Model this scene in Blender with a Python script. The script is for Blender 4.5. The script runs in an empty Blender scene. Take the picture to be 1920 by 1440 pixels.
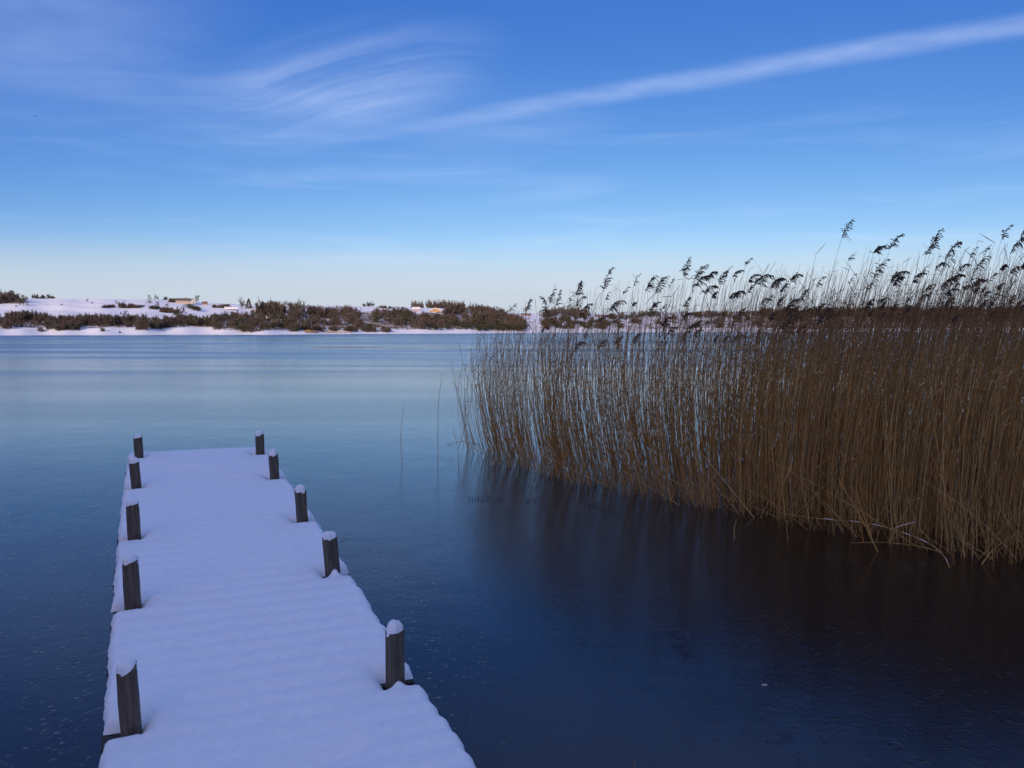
import bpy, math, random
import numpy as np
from mathutils import Vector, Matrix

R = math.radians
SC = bpy.context.scene
COL = SC.collection
rng = np.random.default_rng(11)
random.seed(11)

# ------------------------------------------------------------------ camera
FPX, PITCH, HC = 1643.0, math.atan((720 - 618) / 1643.0), 2.15
cam = bpy.data.cameras.new('camera'); camo = bpy.data.objects.new('camera', cam); COL.objects.link(camo)
cam.sensor_width = 36.0; cam.lens = 36.0 * FPX / 1920; cam.clip_start = 0.05; cam.clip_end = 30000
camo.location = (0, 0, HC); camo.rotation_euler = (R(90) - PITCH, 0, 0)
SC.camera = camo

# ------------------------------------------------------------------ sky, sun, exposure
SUN_EL, SUN_AZ = R(12.0), R(-168.0)          # azimuth measured clockwise from the view direction (+Y)
sdir = Vector((math.sin(SUN_AZ) * math.cos(SUN_EL), math.cos(SUN_AZ) * math.cos(SUN_EL), math.sin(SUN_EL)))
sl = bpy.data.lights.new('sun', 'SUN'); so = bpy.data.objects.new('sun', sl); COL.objects.link(so)
sl.energy = 4.0; sl.angle = R(0.5); sl.color = (1.0, 0.79, 0.58)
so.rotation_euler = sdir.to_track_quat('Z', 'Y').to_euler()
SC.view_settings.view_transform = 'Standard'; SC.view_settings.look = 'None'
SC.view_settings.gamma = 1; SC.view_settings.use_curve_mapping = False
SC.view_settings.exposure = 0.22
try:
    SC.cycles.max_bounces = 6; SC.cycles.transparent_max_bounces = 8
except Exception: pass

class NT:
    """small helper to write node trees"""
    def __init__(s, tree): s.t = tree; s.n = tree.nodes; s.l = tree.links
    def new(s, typ, **kw):
        n = s.n.new(typ)
        for k, v in kw.items(): setattr(n, k, v)
        return n
    def put(s, sock, v):
        if isinstance(v, bpy.types.NodeSocket): s.l.new(v, sock)
        elif v is not None: sock.default_value = v
    def m(s, op, a, b=None, c=None, clamp=False):
        n = s.new('ShaderNodeMath', operation=op, use_clamp=clamp)
        s.put(n.inputs[0], a); s.put(n.inputs[1], b)
        if c is not None: s.put(n.inputs[2], c)
        return n.outputs[0]
    def vm(s, op, a, b=None, scale=None):
        n = s.new('ShaderNodeVectorMath', operation=op)
        s.put(n.inputs[0], a); s.put(n.inputs[1], b)
        if scale is not None: s.put(n.inputs['Scale'], scale)
        return n.outputs[1] if op in ('DOT_PRODUCT', 'LENGTH') else n.outputs[0]
    def ramp(s, x, lo, hi, a=0.0, b=1.0, kind='SMOOTHSTEP'):
        n = s.new('ShaderNodeMapRange', interpolation_type=kind)
        s.put(n.inputs[0], x); s.put(n.inputs[1], lo); s.put(n.inputs[2], hi); s.put(n.inputs[3], a); s.put(n.inputs[4], b)
        return n.outputs[0]
    def noise(s, vec, scale, detail=3, rough=0.55, dist=0.0, col=False):
        n = s.new('ShaderNodeTexNoise'); s.put(n.inputs['Vector'], vec)
        n.inputs['Scale'].default_value = scale; n.inputs['Detail'].default_value = detail
        n.inputs['Roughness'].default_value = rough; n.inputs['Distortion'].default_value = dist
        return n.outputs['Color' if col else 'Fac']
    def mix(s, f, a, b):
        n = s.new('ShaderNodeMix', data_type='RGBA')
        s.put(n.inputs[0], f)
        for i, v in ((6, a), (7, b)):
            s.put(n.inputs[i], v if isinstance(v, bpy.types.NodeSocket) or len(v) == 4 else (*v, 1))
        return n.outputs[2]
    def xyz(s, x, y, z):
        n = s.new('ShaderNodeCombineXYZ')
        s.put(n.inputs[0], x); s.put(n.inputs[1], y); s.put(n.inputs[2], z)
        return n.outputs[0]
    def sep(s, v):
        n = s.new('ShaderNodeSeparateXYZ'); s.put(n.inputs[0], v); return n.outputs

def pray(px, py):
    c = np.array([(px - 960) / FPX, 1.0, -(py - 720) / FPX]); p = PITCH
    return np.array([c[0], c[1] * math.cos(p) + c[2] * math.sin(p), -c[1] * math.sin(p) + c[2] * math.cos(p)])
def at(px, py, d):
    """the point at forward distance d seen at photo pixel (px, py)"""
    r = pray(px, py); return np.array([0, 0, HC]) + r * (d / r[1])
def on_ice(px, py, z=0.0):
    r = pray(px, py); return np.array([0, 0, HC]) + r * ((z - HC) / r[2])

world = bpy.data.worlds.new('World'); SC.world = world; world.use_nodes = True
w = NT(world.node_tree); w.n.clear()
sky = w.new('ShaderNodeTexSky', sky_type='NISHITA')
sky.sun_disc = False; sky.sun_elevation = SUN_EL; sky.sun_rotation = SUN_AZ
sky.air_density = 0.6; sky.dust_density = 0.8; sky.ozone_density = 1.0; sky.altitude = 0
# the contrast a phone camera gives a clear winter sky, the same all round: one response curve per channel
ch3 = []
scol = w.new('ShaderNodeSeparateColor'); w.l.new(sky.outputs[0], scol.inputs[0])
for i_, (k_, p_, f_) in enumerate([(.237, 2.0, .28), (.405, 1.53, .95), (.80, 1.12, 4.0)]):
    v_ = w.m('MULTIPLY', w.m('POWER', w.m('MINIMUM', scol.outputs[i_], 11.0), p_), k_)
    ch3.append(w.m('SQRT', w.m('ADD', w.m('MULTIPLY', v_, v_), f_ * f_)))
scc = w.new('ShaderNodeCombineColor')
for i_ in range(3): w.l.new(ch3[i_], scc.inputs[i_])
skycol = scc.outputs[0]
tc = w.new('ShaderNodeTexCoord'); D = w.vm('NORMALIZE', tc.outputs['Generated'])
dx, dy, dz = w.sep(D)
zc = w.m('MAXIMUM', dz, 0.015)
den = w.m('ADD', zc, 0.03)
PX = w.m('DIVIDE', dx, den); PY = w.m('DIVIDE', dy, den)
P = w.xyz(PX, PY, 0.0)                         # position on a flat cloud layer overhead
def cloudpt(px, py):
    r = pray(px, py); r = r / np.linalg.norm(r); return np.array([r[0], r[1]]) / (r[2] + 0.03)
# an old spread-out vapour trail: a straight band in the cloud layer
a_, b_ = cloudpt(820, 232), cloudpt(1920, 47)
dv = (b_ - a_) / np.linalg.norm(b_ - a_); nv = np.array([-dv[1], dv[0]])
across = w.m('SUBTRACT', w.m('ADD', w.m('MULTIPLY', PX, float(nv[0])), w.m('MULTIPLY', PY, float(nv[1]))), float(nv @ a_))
along = w.m('SUBTRACT', w.m('ADD', w.m('MULTIPLY', PX, float(dv[0])), w.m('MULTIPLY', PY, float(dv[1]))), float(dv @ a_))
wob = w.m('MULTIPLY', w.m('SUBTRACT', w.noise(P, 2.2, 4), 0.5), 0.10)
ac = w.m('ABSOLUTE', w.m('ADD', across, wob))
band = w.ramp(ac, 0.0, 0.165, 1.0, 0.0)
band = w.m('MULTIPLY', band, w.ramp(along, -1.2, 1.2, 0.0, 1.0))
band = w.m('MULTIPLY', band, w.ramp(w.noise(P, 5.0, 4), 0.25, 0.75, 0.55, 1.0))
# cirrus fan ahead: fibres that sweep up from the left and level out to the right
front = w.ramp(dy, .2, .4)
dyc = w.m('MAXIMUM', dy, .15)
GX = w.m('DIVIDE', dx, dyc); GY = w.m('DIVIDE', dz, dyc)          # position on a far upright plane
tl = w.m('MAXIMUM', w.m('MINIMUM', w.m('ADD', GX, .02), 0.0), -.26)
fv = w.m('ADD', GY, w.m('MULTIPLY', w.m('MULTIPLY', tl, tl), .72))
fv = w.m('ADD', fv, w.m('MULTIPLY', w.m('SUBTRACT', w.noise(w.xyz(GX, GY, 0.0), 3.0, 3), .5), .05))
def fibre(su, sv, off):
    return w.noise(w.xyz(w.m('MULTIPLY', GX, su), w.m('MULTIPLY', fv, sv), off), 1.0, 5, .58, .15)
fib = w.m('ADD', w.m('MULTIPLY', fibre(2.2, 28.0, 0.0), .62), w.m('MULTIPLY', fibre(3.2, 76.0, 7.0), .38))
def blob(px, py, rx, ry, ang=0.0):
    cx_, cy_ = (px - 960) / FPX, (618 - py) / FPX
    a1 = w.m('SUBTRACT', GX, cx_); b1 = w.m('SUBTRACT', GY, cy_); ca, sa_ = math.cos(ang), math.sin(ang)
    u1 = w.m('DIVIDE', w.m('ADD', w.m('MULTIPLY', a1, ca), w.m('MULTIPLY', b1, sa_)), rx / FPX)
    v1 = w.m('DIVIDE', w.m('SUBTRACT', w.m('MULTIPLY', b1, ca), w.m('MULTIPLY', a1, sa_)), ry / FPX)
    rr_ = w.m('SQRT', w.m('ADD', w.m('MULTIPLY', u1, u1), w.m('MULTIPLY', v1, v1)))
    return w.m('MULTIPLY', w.ramp(rr_, .05, 1.0, 1.0, 0.0), front)
patch = w.noise(w.vm('ADD', P, (1.9, 4.35, 0.0)), 0.55, 3, 0.5)
fan = w.m('MAXIMUM', blob(640, 165, 370, 130, .22), w.m('MULTIPLY', blob(960, 255, 260, 50, .12), .45))
where = w.m('ADD', w.m('MULTIPLY', blob(90, 60, 480, 260), .95), w.m('ADD', w.m('MULTIPLY', fan, .55), w.m('ADD', w.ramp(patch, .55, .8, 0.0, .25), w.m('MULTIPLY', blob(620, 230, 560, 130, .05), .40))), clamp=True)
cir = w.m('ADD', w.m('MULTIPLY', w.m('MULTIPLY', fan, w.ramp(fib, .30, .74)), 1.35), w.m('MULTIPLY', w.m('MULTIPLY', blob(200, 200, 520, 190), w.ramp(fib, .45, .75)), .35))
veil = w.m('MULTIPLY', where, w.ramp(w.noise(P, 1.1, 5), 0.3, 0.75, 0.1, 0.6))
# thin cirrus sheet added overhead, above the view, to brighten the snow
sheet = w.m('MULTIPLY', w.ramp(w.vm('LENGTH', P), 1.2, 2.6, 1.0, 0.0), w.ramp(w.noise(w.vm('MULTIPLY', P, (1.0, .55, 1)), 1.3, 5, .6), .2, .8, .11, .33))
# thin level streaks low over the horizon
low = w.noise(w.xyz(w.m('MULTIPLY', dx, 3.0), w.m('MULTIPLY', dy, 3.0), w.m('MULTIPLY', dz, 34.0)), 1.0, 4, 0.55, 0.4)
low = w.m('MULTIPLY', w.ramp(low, 0.48, 0.80), w.m('MULTIPLY', w.ramp(dz, 0.03, 0.08), w.ramp(dz, 0.14, 0.30, 1.0, 0.0)))
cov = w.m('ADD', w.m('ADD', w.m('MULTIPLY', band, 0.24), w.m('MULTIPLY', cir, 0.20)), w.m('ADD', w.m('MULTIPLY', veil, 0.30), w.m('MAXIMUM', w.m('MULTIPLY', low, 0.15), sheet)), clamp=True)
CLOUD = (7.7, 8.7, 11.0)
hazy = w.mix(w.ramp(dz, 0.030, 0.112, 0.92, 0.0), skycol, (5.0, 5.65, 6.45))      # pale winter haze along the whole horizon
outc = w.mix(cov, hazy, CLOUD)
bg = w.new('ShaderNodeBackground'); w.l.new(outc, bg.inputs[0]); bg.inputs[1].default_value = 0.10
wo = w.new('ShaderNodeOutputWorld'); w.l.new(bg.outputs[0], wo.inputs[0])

# ------------------------------------------------------------------ object helpers
def tag(o, label=None, cat=None, group=None, kind=None):
    for k, v in (('label', label), ('category', cat), ('group', group), ('kind', kind)):
        if v: o[k] = v
    return o
def mesh_np(name, V, F, mats, smooth=True, fm=None):
    """V (n,3), F list of index arrays all tris or all quads"""
    me = bpy.data.meshes.new(name); V = np.asarray(V, np.float32); F = np.asarray(F, np.int32)
    k = F.shape[1]
    me.vertices.add(len(V)); me.vertices.foreach_set('co', V.ravel())
    me.loops.add(F.size); me.loops.foreach_set('vertex_index', F.ravel())
    me.polygons.add(len(F)); me.polygons.foreach_set('loop_start', np.arange(0, F.size, k, dtype=np.int32))
    for m_ in (mats if isinstance(mats, (list, tuple)) else [mats]): me.materials.append(m_)
    if fm is not None: me.polygons.foreach_set('material_index', np.asarray(fm, np.int32))
    me.update(calc_edges=True); me.validate()
    me.polygons.foreach_set('use_smooth', np.full(len(me.polygons), smooth)); me.update()
    return me
def obj(name, me, parent=None, loc=None):
    o = bpy.data.objects.new(name, me); COL.objects.link(o)
    if parent: o.parent = parent
    if loc is not None: o.location = loc
    return o
def empty(name, loc=(0, 0, 0)):
    o = bpy.data.objects.new(name, None); COL.objects.link(o); o.location = loc; o.empty_display_size = .1; return o
def tubes(paths, radii, sides=3):
    """paths (n,k,3), radii (n,k) -> verts, quads"""
    paths = np.asarray(paths, float); radii = np.asarray(radii, float); n, k, _ = paths.shape
    tan = np.gradient(paths, axis=1); tan /= np.linalg.norm(tan, axis=2, keepdims=True) + 1e-9
    ref = np.where(np.abs(tan[..., 2:3]) < 0.9, np.array([0, 0, 1.0]), np.array([0, 1.0, 0]))
    ref = np.broadcast_to(ref[:, :1, :], tan.shape)
    s = np.cross(tan, ref); s /= np.linalg.norm(s, axis=2, keepdims=True) + 1e-9
    t = np.cross(tan, s)
    a = np.arange(sides) * 2 * math.pi / sides + 0.4
    ring = paths[:, :, None, :] + radii[:, :, None, None] * (np.cos(a)[None, None, :, None] * s[:, :, None, :] + np.sin(a)[None, None, :, None] * t[:, :, None, :])
    V = ring.reshape(-1, 3)
    idx = np.arange(n * k * sides).reshape(n, k, sides)
    A = idx[:, :-1, :]; B = np.roll(idx, -1, axis=2)[:, :-1, :]; C = np.roll(idx, -1, axis=2)[:, 1:, :]; Dd = idx[:, 1:, :]
    return V, np.stack([A, B, C, Dd], -1).reshape(-1, 4)
def join(parts):
    Vs, Fs, o = [], [], 0
    for V, F in parts:
        Vs.append(V); Fs.append(np.asarray(F) + o); o += len(V)
    return np.concatenate(Vs), np.concatenate(Fs)
def box(x0, x1, y0, y1, z0, z1):
    V = np.array([[x, y, z] for z in (z0, z1) for y in (y0, y1) for x in (x0, x1)], float)
    F = np.array([[0, 2, 3, 1], [4, 5, 7, 6], [0, 1, 5, 4], [2, 6, 7, 3], [0, 4, 6, 2], [1, 3, 7, 5]])
    return V, F
def blades(P0, P1, W, nrm=None):
    """thin quads from P0 to P1 of width W (pointed tip)"""
    d = P1 - P0; d /= np.linalg.norm(d, axis=1, keepdims=True) + 1e-9
    r = rng.normal(size=d.shape) if nrm is None else nrm
    s = np.cross(d, r); s /= np.linalg.norm(s, axis=1, keepdims=True) + 1e-9
    W = np.asarray(W).reshape(-1, 1)
    V = np.stack([P0 - s * W * .35, P0 + s * W * .35, P0 * .45 + P1 * .55 + s * W * .5, P1 + s * W * .08, P1 - s * W * .08, P0 * .45 + P1 * .55 - s * W * .5], 1)
    n = len(P0); b = np.arange(n)[:, None] * 6
    F = np.concatenate([b + np.array([0, 1, 2, 5]), b + np.array([5, 2, 3, 4])])
    return V.reshape(-1, 3), F

# ------------------------------------------------------------------ materials
def material(name):
    m = bpy.data.materials.new(name); m.use_nodes = True
    t = NT(m.node_tree); t.n.clear()
    o = t.new('ShaderNodeOutputMaterial'); b = t.new('ShaderNodeBsdfPrincipled'); t.l.new(b.outputs[0], o.inputs[0])
    return m, t, b
def bump(t, b, h, strength, dist):
    n = t.new('ShaderNodeBump'); n.inputs['Strength'].default_value = strength; n.inputs['Distance'].default_value = dist
    t.l.new(h, n.inputs['Height']); t.l.new(n.outputs[0], b.inputs['Normal']); return n

# snow on the pier: granular, matt
M_SNOW, t, b = material('fresh_snow')
g = t.new('ShaderNodeTexCoord').outputs['Object']
n1 = t.noise(g, 260, 2, .7); n2 = t.noise(g, 24, 4, .6)
t.put(b.inputs['Base Color'], t.mix(t.ramp(n2, .3, .7), (.84, .85, .86), (.90, .905, .91)))
b.inputs['Roughness'].default_value = .85; b.inputs['Specular IOR Level'].default_value = .15
bump(t, b, t.m('ADD', t.m('MULTIPLY', n1, .55), t.m('MULTIPLY', n2, .30)), .6, .006)

# weathered post timber
def timber(name, c0, c1):
    M, t, b = material(name)
    g = t.new('ShaderNodeTexCoord').outputs['Object']
    gr = t.noise(t.vm('MULTIPLY', g, (70, 70, 4)), 1.0, 5, .65, .6)
    bl = t.noise(g, 14, 4, .6)
    c = t.mix(t.ramp(gr, .3, .7), c0, c1)
    c = t.mix(t.ramp(bl, .50, .72, 0, .6), c, tuple(v * .45 for v in c0))
    t.put(b.inputs['Base Color'], c); b.inputs['Roughness'].default_value = .85
    bump(t, b, gr, .8, .006)
    return M
M_POST = timber('weathered_post_wood', (.055, .042, .03), (.13, .105, .078))
M_PLANK = timber('dark_wet_plank_wood', (.022, .019, .016), (.06, .05, .04))

# frozen lake: dark clear ice, smooth, with frost specks
M_ICE, t, b = material('lake_ice')
geo = t.new('ShaderNodeNewGeometry').outputs['Position']
gx, gy, gz = t.sep(geo)
xy = t.xyz(gx, gy, 0.0)
mid = t.noise(xy, .9, 5, .6)
streak = t.noise(t.vm('MULTIPLY', xy, (.010, .05, 1)), 1.0, 5, .55, .8)
wide = t.noise(t.vm('MULTIPLY', xy, (.05, .12, 1)), 1.0, 4, .6, .5)
def flecks(scale, stretch, lo, hi, w_):
    v = t.new('ShaderNodeTexVoronoi', feature='F1', distance='EUCLIDEAN')
    wob_ = t.vm('SCALE', t.vm('SUBTRACT', t.noise(xy, scale * 1.7, 2, .5, col=True), (.5, .5, .5)), scale=.9)
    t.put(v.inputs['Vector'], t.vm('ADD', t.vm('MULTIPLY', xy, (scale, scale * stretch, 1)), wob_)); v.inputs['Scale'].default_value = 1.0; v.inputs['Randomness'].default_value = 1
    rc = t.new('ShaderNodeSeparateColor'); t.l.new(v.outputs['Color'], rc.inputs[0])
    pick = t.m('MULTIPLY', t.m('GREATER_THAN', t.m('ADD', rc.outputs[0], t.m('MULTIPLY', wide, .5)), w_), t.m('ADD', rc.outputs[1], .3))
    return t.m('MULTIPLY', t.ramp(v.outputs['Distance'], lo, hi, 1.0, 0.0), pick)
f1 = flecks(24.0, .75, .0, .45, .92); f2 = flecks(9.0, .5, .0, .36, .95); f3 = flecks(4.2, .16, .0, .30, .93)
spot = t.m('MAXIMUM', f1, f2)
matt = t.m('MAXIMUM', t.m('MAXIMUM', t.m('MULTIPLY', f1, .25), t.m('MULTIPLY', f2, .40)), t.m('MULTIPLY', f3, 1.35))
t.put(b.inputs['Specular IOR Level'], t.m('SUBTRACT', .5, t.m('MULTIPLY', matt, .22)))
# clear dark ice near; farther out, blue sky reflection painted into the colour
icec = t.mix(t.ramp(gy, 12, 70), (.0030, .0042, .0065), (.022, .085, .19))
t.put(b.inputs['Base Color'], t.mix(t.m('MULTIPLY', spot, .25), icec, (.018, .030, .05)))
# wind-roughened farther out, with smoother refrozen lanes close to the far shore
far_ = t.m('MULTIPLY', t.ramp(gy, 18, 75, 0, 1), t.m('ADD', .07, t.m('MULTIPLY', t.ramp(streak, .40, .66), .045)))
t.put(b.inputs['Roughness'], t.m('ADD', t.m('ADD', t.ramp(streak, .42, .62, .06, .13), far_), t.m('MULTIPLY', wide, .05)))
b.inputs['IOR'].default_value = 1.42
hh = t.m('SUBTRACT', t.m('MULTIPLY', f1, .32), t.m('MULTIPLY', f2, .18))
hh = t.m('ADD', hh, t.m('MULTIPLY', t.noise(t.vm('MULTIPLY', xy, (1, .7, 1)), 55, 3, .6), .16))
bump(t, b, t.m('ADD', hh, t.m('MULTIPLY', mid, 1.4)), .50, .010)

# far shore ground: snow with brown grass and brush showing through
M_LAND, t, b = material('snowy_hillside_ground')
geo = t.new('ShaderNodeNewGeometry').outputs['Position']
at_ = t.new('ShaderNodeAttribute', attribute_name='brush').outputs['Fac']
nb = t.noise(geo, .09, 6, .65); nb2 = t.noise(geo, .5, 5, .7)
msk = t.m('ADD', t.m('MULTIPLY', nb, .6), t.m('MULTIPLY', nb2, .4))
msk = t.ramp(t.m('ADD', msk, t.m('MULTIPLY', at_, .42)), .66, .80)
brown = t.mix(nb2, (.13, .085, .06), (.24, .15, .10))
t.put(b.inputs['Base Color'], t.mix(msk, (.82, .82, .84), brown)); b.inputs['Roughness'].default_value = .9
b.inputs['Specular IOR Level'].default_value = .1
bump(t, b, t.m('ADD', nb2, t.noise(geo, 2.0, 3)), .5, .35)

def twig_mat(name, cols):
    M, t, b = material(name)
    rnd = t.new('ShaderNodeObjectInfo').outputs['Random']
    isl = t.new('ShaderNodeNewGeometry').outputs['Random Per Island']
    r = t.new('ShaderNodeValToRGB'); t.l.new(rnd, r.inputs[0]); cr = r.color_ramp
    while len(cr.elements) < len(cols): cr.elements.new(.5)
    for i, c in enumerate(cols): cr.elements[i].position = i / max(1, len(cols) - 1); cr.elements[i].color = (*c, 1)
    c = t.mix(isl, t.vm('SCALE', r.outputs[0], scale=.65), t.vm('SCALE', r.outputs[0], scale=1.35))
    t.put(b.inputs['Base Color'], c); b.inputs['Roughness'].default_value = .9; b.inputs['Specular IOR Level'].default_value = .1
    return M
M_TWIG = twig_mat('bare_winter_twigs', [(.062, .054, .056), (.082, .064, .060), (.062, .058, .048), (.092, .070, .064), (.052, .049, .053)])
M_DARKTWIG = twig_mat('dark_wood_twigs', [(.055, .045, .045), (.07, .055, .05)])
M_GREEN = twig_mat('evergreen_needles', [(.036, .042, .028), (.05, .052, .035), (.06, .058, .042)])
M_PALE = twig_mat('pale_bark_twigs', [(.10, .082, .075), (.14, .115, .10)])
M_OCHRE = twig_mat('ochre_dry_reed', [(.30, .205, .115), (.25, .17, .095)])
def plain(name, c, rough=.8):
    M, t, b = material(name)
    g = t.new('ShaderNodeTexCoord').outputs['Object']
    t.put(b.inputs['Base Color'], t.mix(t.noise(g, 3, 4), tuple(v * .8 for v in c), tuple(min(1, v * 1.15) for v in c)))
    b.inputs['Roughness'].default_value = rough; return M
M_WSNOW = plain('snow_on_roofs', (.80, .80, .82), .9)
M_GLASS = plain('dark_window_glass', (.03, .035, .04), .15)

# dry reed stems, varying from stem to stem
M_REED, t, b = material('dry_reed_stem')
isl = t.new('ShaderNodeNewGeometry').outputs['Random Per Island']
geo = t.new('ShaderNodeNewGeometry').outputs['Position']
r = t.new('ShaderNodeValToRGB'); t.l.new(isl, r.inputs[0]); cr = r.color_ramp
for i in range(3): cr.elements.new(.5)
for i, (p_, c) in enumerate([(0, (.19, .092, .032)), (.3, (.42, .225, .066)), (.65, (.56, .32, .10)), (.92, (.68, .44, .165)), (1, (.78, .57, .28))]):
    cr.elements[i].position = p_; cr.elements[i].color = (*c, 1)
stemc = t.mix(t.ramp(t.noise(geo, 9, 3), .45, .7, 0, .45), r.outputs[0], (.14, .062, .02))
# backlit darkness of the upper stems, put into their colour by height
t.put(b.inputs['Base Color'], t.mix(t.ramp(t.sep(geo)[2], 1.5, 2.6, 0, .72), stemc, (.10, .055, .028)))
b.inputs['Roughness'].default_value = .7; b.inputs['Specular IOR Level'].default_value = .2
M_PLUME, t, b = material('dark_reed_plume')
isl = t.new('ShaderNodeNewGeometry').outputs['Random Per Island']
t.put(b.inputs['Base Color'], t.mix(isl, (.042, .032, .028), (.12, .085, .065))); b.inputs['Roughness'].default_value = .9

# ------------------------------------------------------------------ ice sheet
th = np.linspace(0, 2 * math.pi, 97)[:-1]
rr = np.array([0.01, 4, 12, 40, 120, 400, 1500, 6000])
V = np.array([[q * math.cos(a), q * math.sin(a), 0] for q in rr for a in th]); n = len(th)
F = [[i * n + j, i * n + (j + 1) % n, (i + 1) * n + (j + 1) % n, (i + 1) * n + j] for i in range(len(rr) - 1) for j in range(n)]
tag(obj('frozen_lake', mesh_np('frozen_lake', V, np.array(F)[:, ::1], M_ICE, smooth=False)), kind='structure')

# ------------------------------------------------------------------ far shore terrain
TX = [-2600, -900, 0, 60, 200, 300, 400, 500, 600, 700, 770, 850, 920, 980, 1040, 1120, 1250, 1400, 1600, 1920, 3000, 5000]
RIDGE = [560, 560, 562, 560, 561, 562, 568, 573, 574, 575, 577, 578, 583, 588, 589, 588, 586, 584, 584, 582, 580, 580]
SX = [-2600, 0, 500, 900, 1300, 1900, 5000]
SHORE = [300, 321, 372, 490, 690, 860, 1000]
def shore_r(px): return np.interp(px, SX, SHORE) + 6 * np.sin(np.asarray(px) * .021) + 3 * np.sin(np.asarray(px) * .083 + 1)
def ridge_r(px): return shore_r(px) * 1.45 + 90
FR_T = [0, .03, .085, .20, .50, .75, 1.0]
FR_Y = [0, .06, .21, .36, .64, .84, 1.0]
from mathutils import noise as mn
def land_z(px, r):
    r0, r1 = float(shore_r(px)), float(ridge_r(px)); tt = (r - r0) / (r1 - r0)
    y0 = 618 + HC * FPX / r0; yr = float(np.interp(px, TX, RIDGE))
    if tt < 0: return tt * 40
    if tt <= 1:
        y = y0 + (yr - y0) * float(np.interp(tt, FR_T, FR_Y))
        z = HC + (618 - y) * r / FPX
        a = math.atan((px - 960) / FPX)
        q = Vector((r * math.sin(a), r * math.cos(a), 0))
        k = min(1, tt * 6) * min(1, (1 - tt) * 5 + .15)
        return z + k * (mn.noise(q * .018) * 1.6 + mn.noise(q * .06) * .7)
    zr = HC + (618 - yr) * r1 / FPX
    return zr - (tt - 1) * 6
def land_pt(px, r):
    a = math.atan((px - 960) / FPX); ra = r            # r is the forward distance
    return np.array([ra * math.tan(a), ra, land_z(px, r)])
def sm(x, a, b): q = min(1, max(0, (x - a) / (b - a))); return q * q * (3 - 2 * q)
def brush_at(px, tt):
    slope = .58 * sm(px, 560, 610) * (1 - sm(tt, .62, .85)) * (1 - sm(px, 960, 1000))
    bluff = .62 * sm(px, 830, 860) * (1 - sm(px, 960, 1000)) * (1 - sm(tt, .9, 1.0))
    mid = .50 * sm(px, 400, 440) * (1 - sm(px, 570, 600)) * (1 - sm(tt, .55, .75))
    left = .42 * (1 - sm(px, 380, 420)) * sm(tt, .07, .10) * (1 - sm(tt, .26, .34))
    far = .45 * sm(px, 1130, 1180) + .2 * sm(px, 1380, 1440)
    return max(slope, bluff, mid, left, far) * sm(tt, .03, .10) + .04
cols = np.concatenate([np.linspace(-2600, -60, 60), np.linspace(-40, 1960, 260), np.linspace(2000, 5000, 50)])
ts = np.concatenate([[-.05, -.01], np.linspace(0, .12, 14), np.linspace(.14, 1.0, 34), [1.05, 1.3, 2.0, 4.0]])
V, br = [], []
for px in cols:
    r0, r1 = float(shore_r(px)), float(ridge_r(px))
    for q in ts:
        V.append(land_pt(px, r0 + q * (r1 - r0))); br.append(brush_at(px, q))
nc, nr = len(cols), len(ts); idx = np.arange(nc * nr).reshape(nc, nr)
F = np.stack([idx[:-1, :-1], idx[1:, :-1], idx[1:, 1:], idx[:-1, 1:]], -1).reshape(-1, 4)
me = mesh_np('far_hills', V, F, M_LAND)
at_l = me.attributes.new('brush', 'FLOAT', 'POINT'); at_l.data.foreach_set('value', np.array(br, np.float32))
tag(obj('far_hills', me), kind='structure')
def ground_at(px, py):
    """the point of the far hills seen at photo pixel (px, py)"""
    r0, r1 = float(shore_r(px)), float(ridge_r(px)); best = None
    for q in np.linspace(0.0, 1.0, 140):
        r = r0 + q * (r1 - r0); z = land_z(px, r); y = 618 - (z - HC) * FPX / r
        if y <= py: return r, z
        best = (r, z)
    return best

# the wooded-side bank behind the camera that keeps the near water in the shade of the low sun
V = []; aa = np.linspace(R(95), R(300), 60); ra = np.array([2.6, 5, 9, 15, 22, 32, 45, 60, 75, 92, 108, 125, 160, 240])
hz = np.array([-.3, .45, .9, 1.6, 3.0, 5.5, 10, 16.5, 23.5, 30, 33, 33, 26, 8])
for a in aa:
    for q, h in zip(ra, hz):
        fade = min(1, (math.degrees(a) - 95) / 22, (300 - math.degrees(a)) / 30)
        x, y = q * math.sin(a), q * math.cos(a)
        qq = q + (12 * (1 - fade))
        V.append([qq * math.sin(a), qq * math.cos(a), -.4 + (h + .4) * fade + mn.noise(Vector((x * .1, y * .1, 3))) * min(1.5, q * .04)])
na, nq = len(aa), len(ra); idx = np.arange(na * nq).reshape(na, nq)
F = np.stack([idx[:-1, :-1], idx[:-1, 1:], idx[1:, 1:], idx[1:, :-1]], -1).reshape(-1, 4)
me = mesh_np('near_bank_ground', V, F[:, ::-1], M_LAND)
at_l = me.attributes.new('brush', 'FLOAT', 'POINT'); at_l.data.foreach_set('value', np.full(len(V), .15, np.float32))
tag(obj('near_bank_ground', me), kind='structure')

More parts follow.
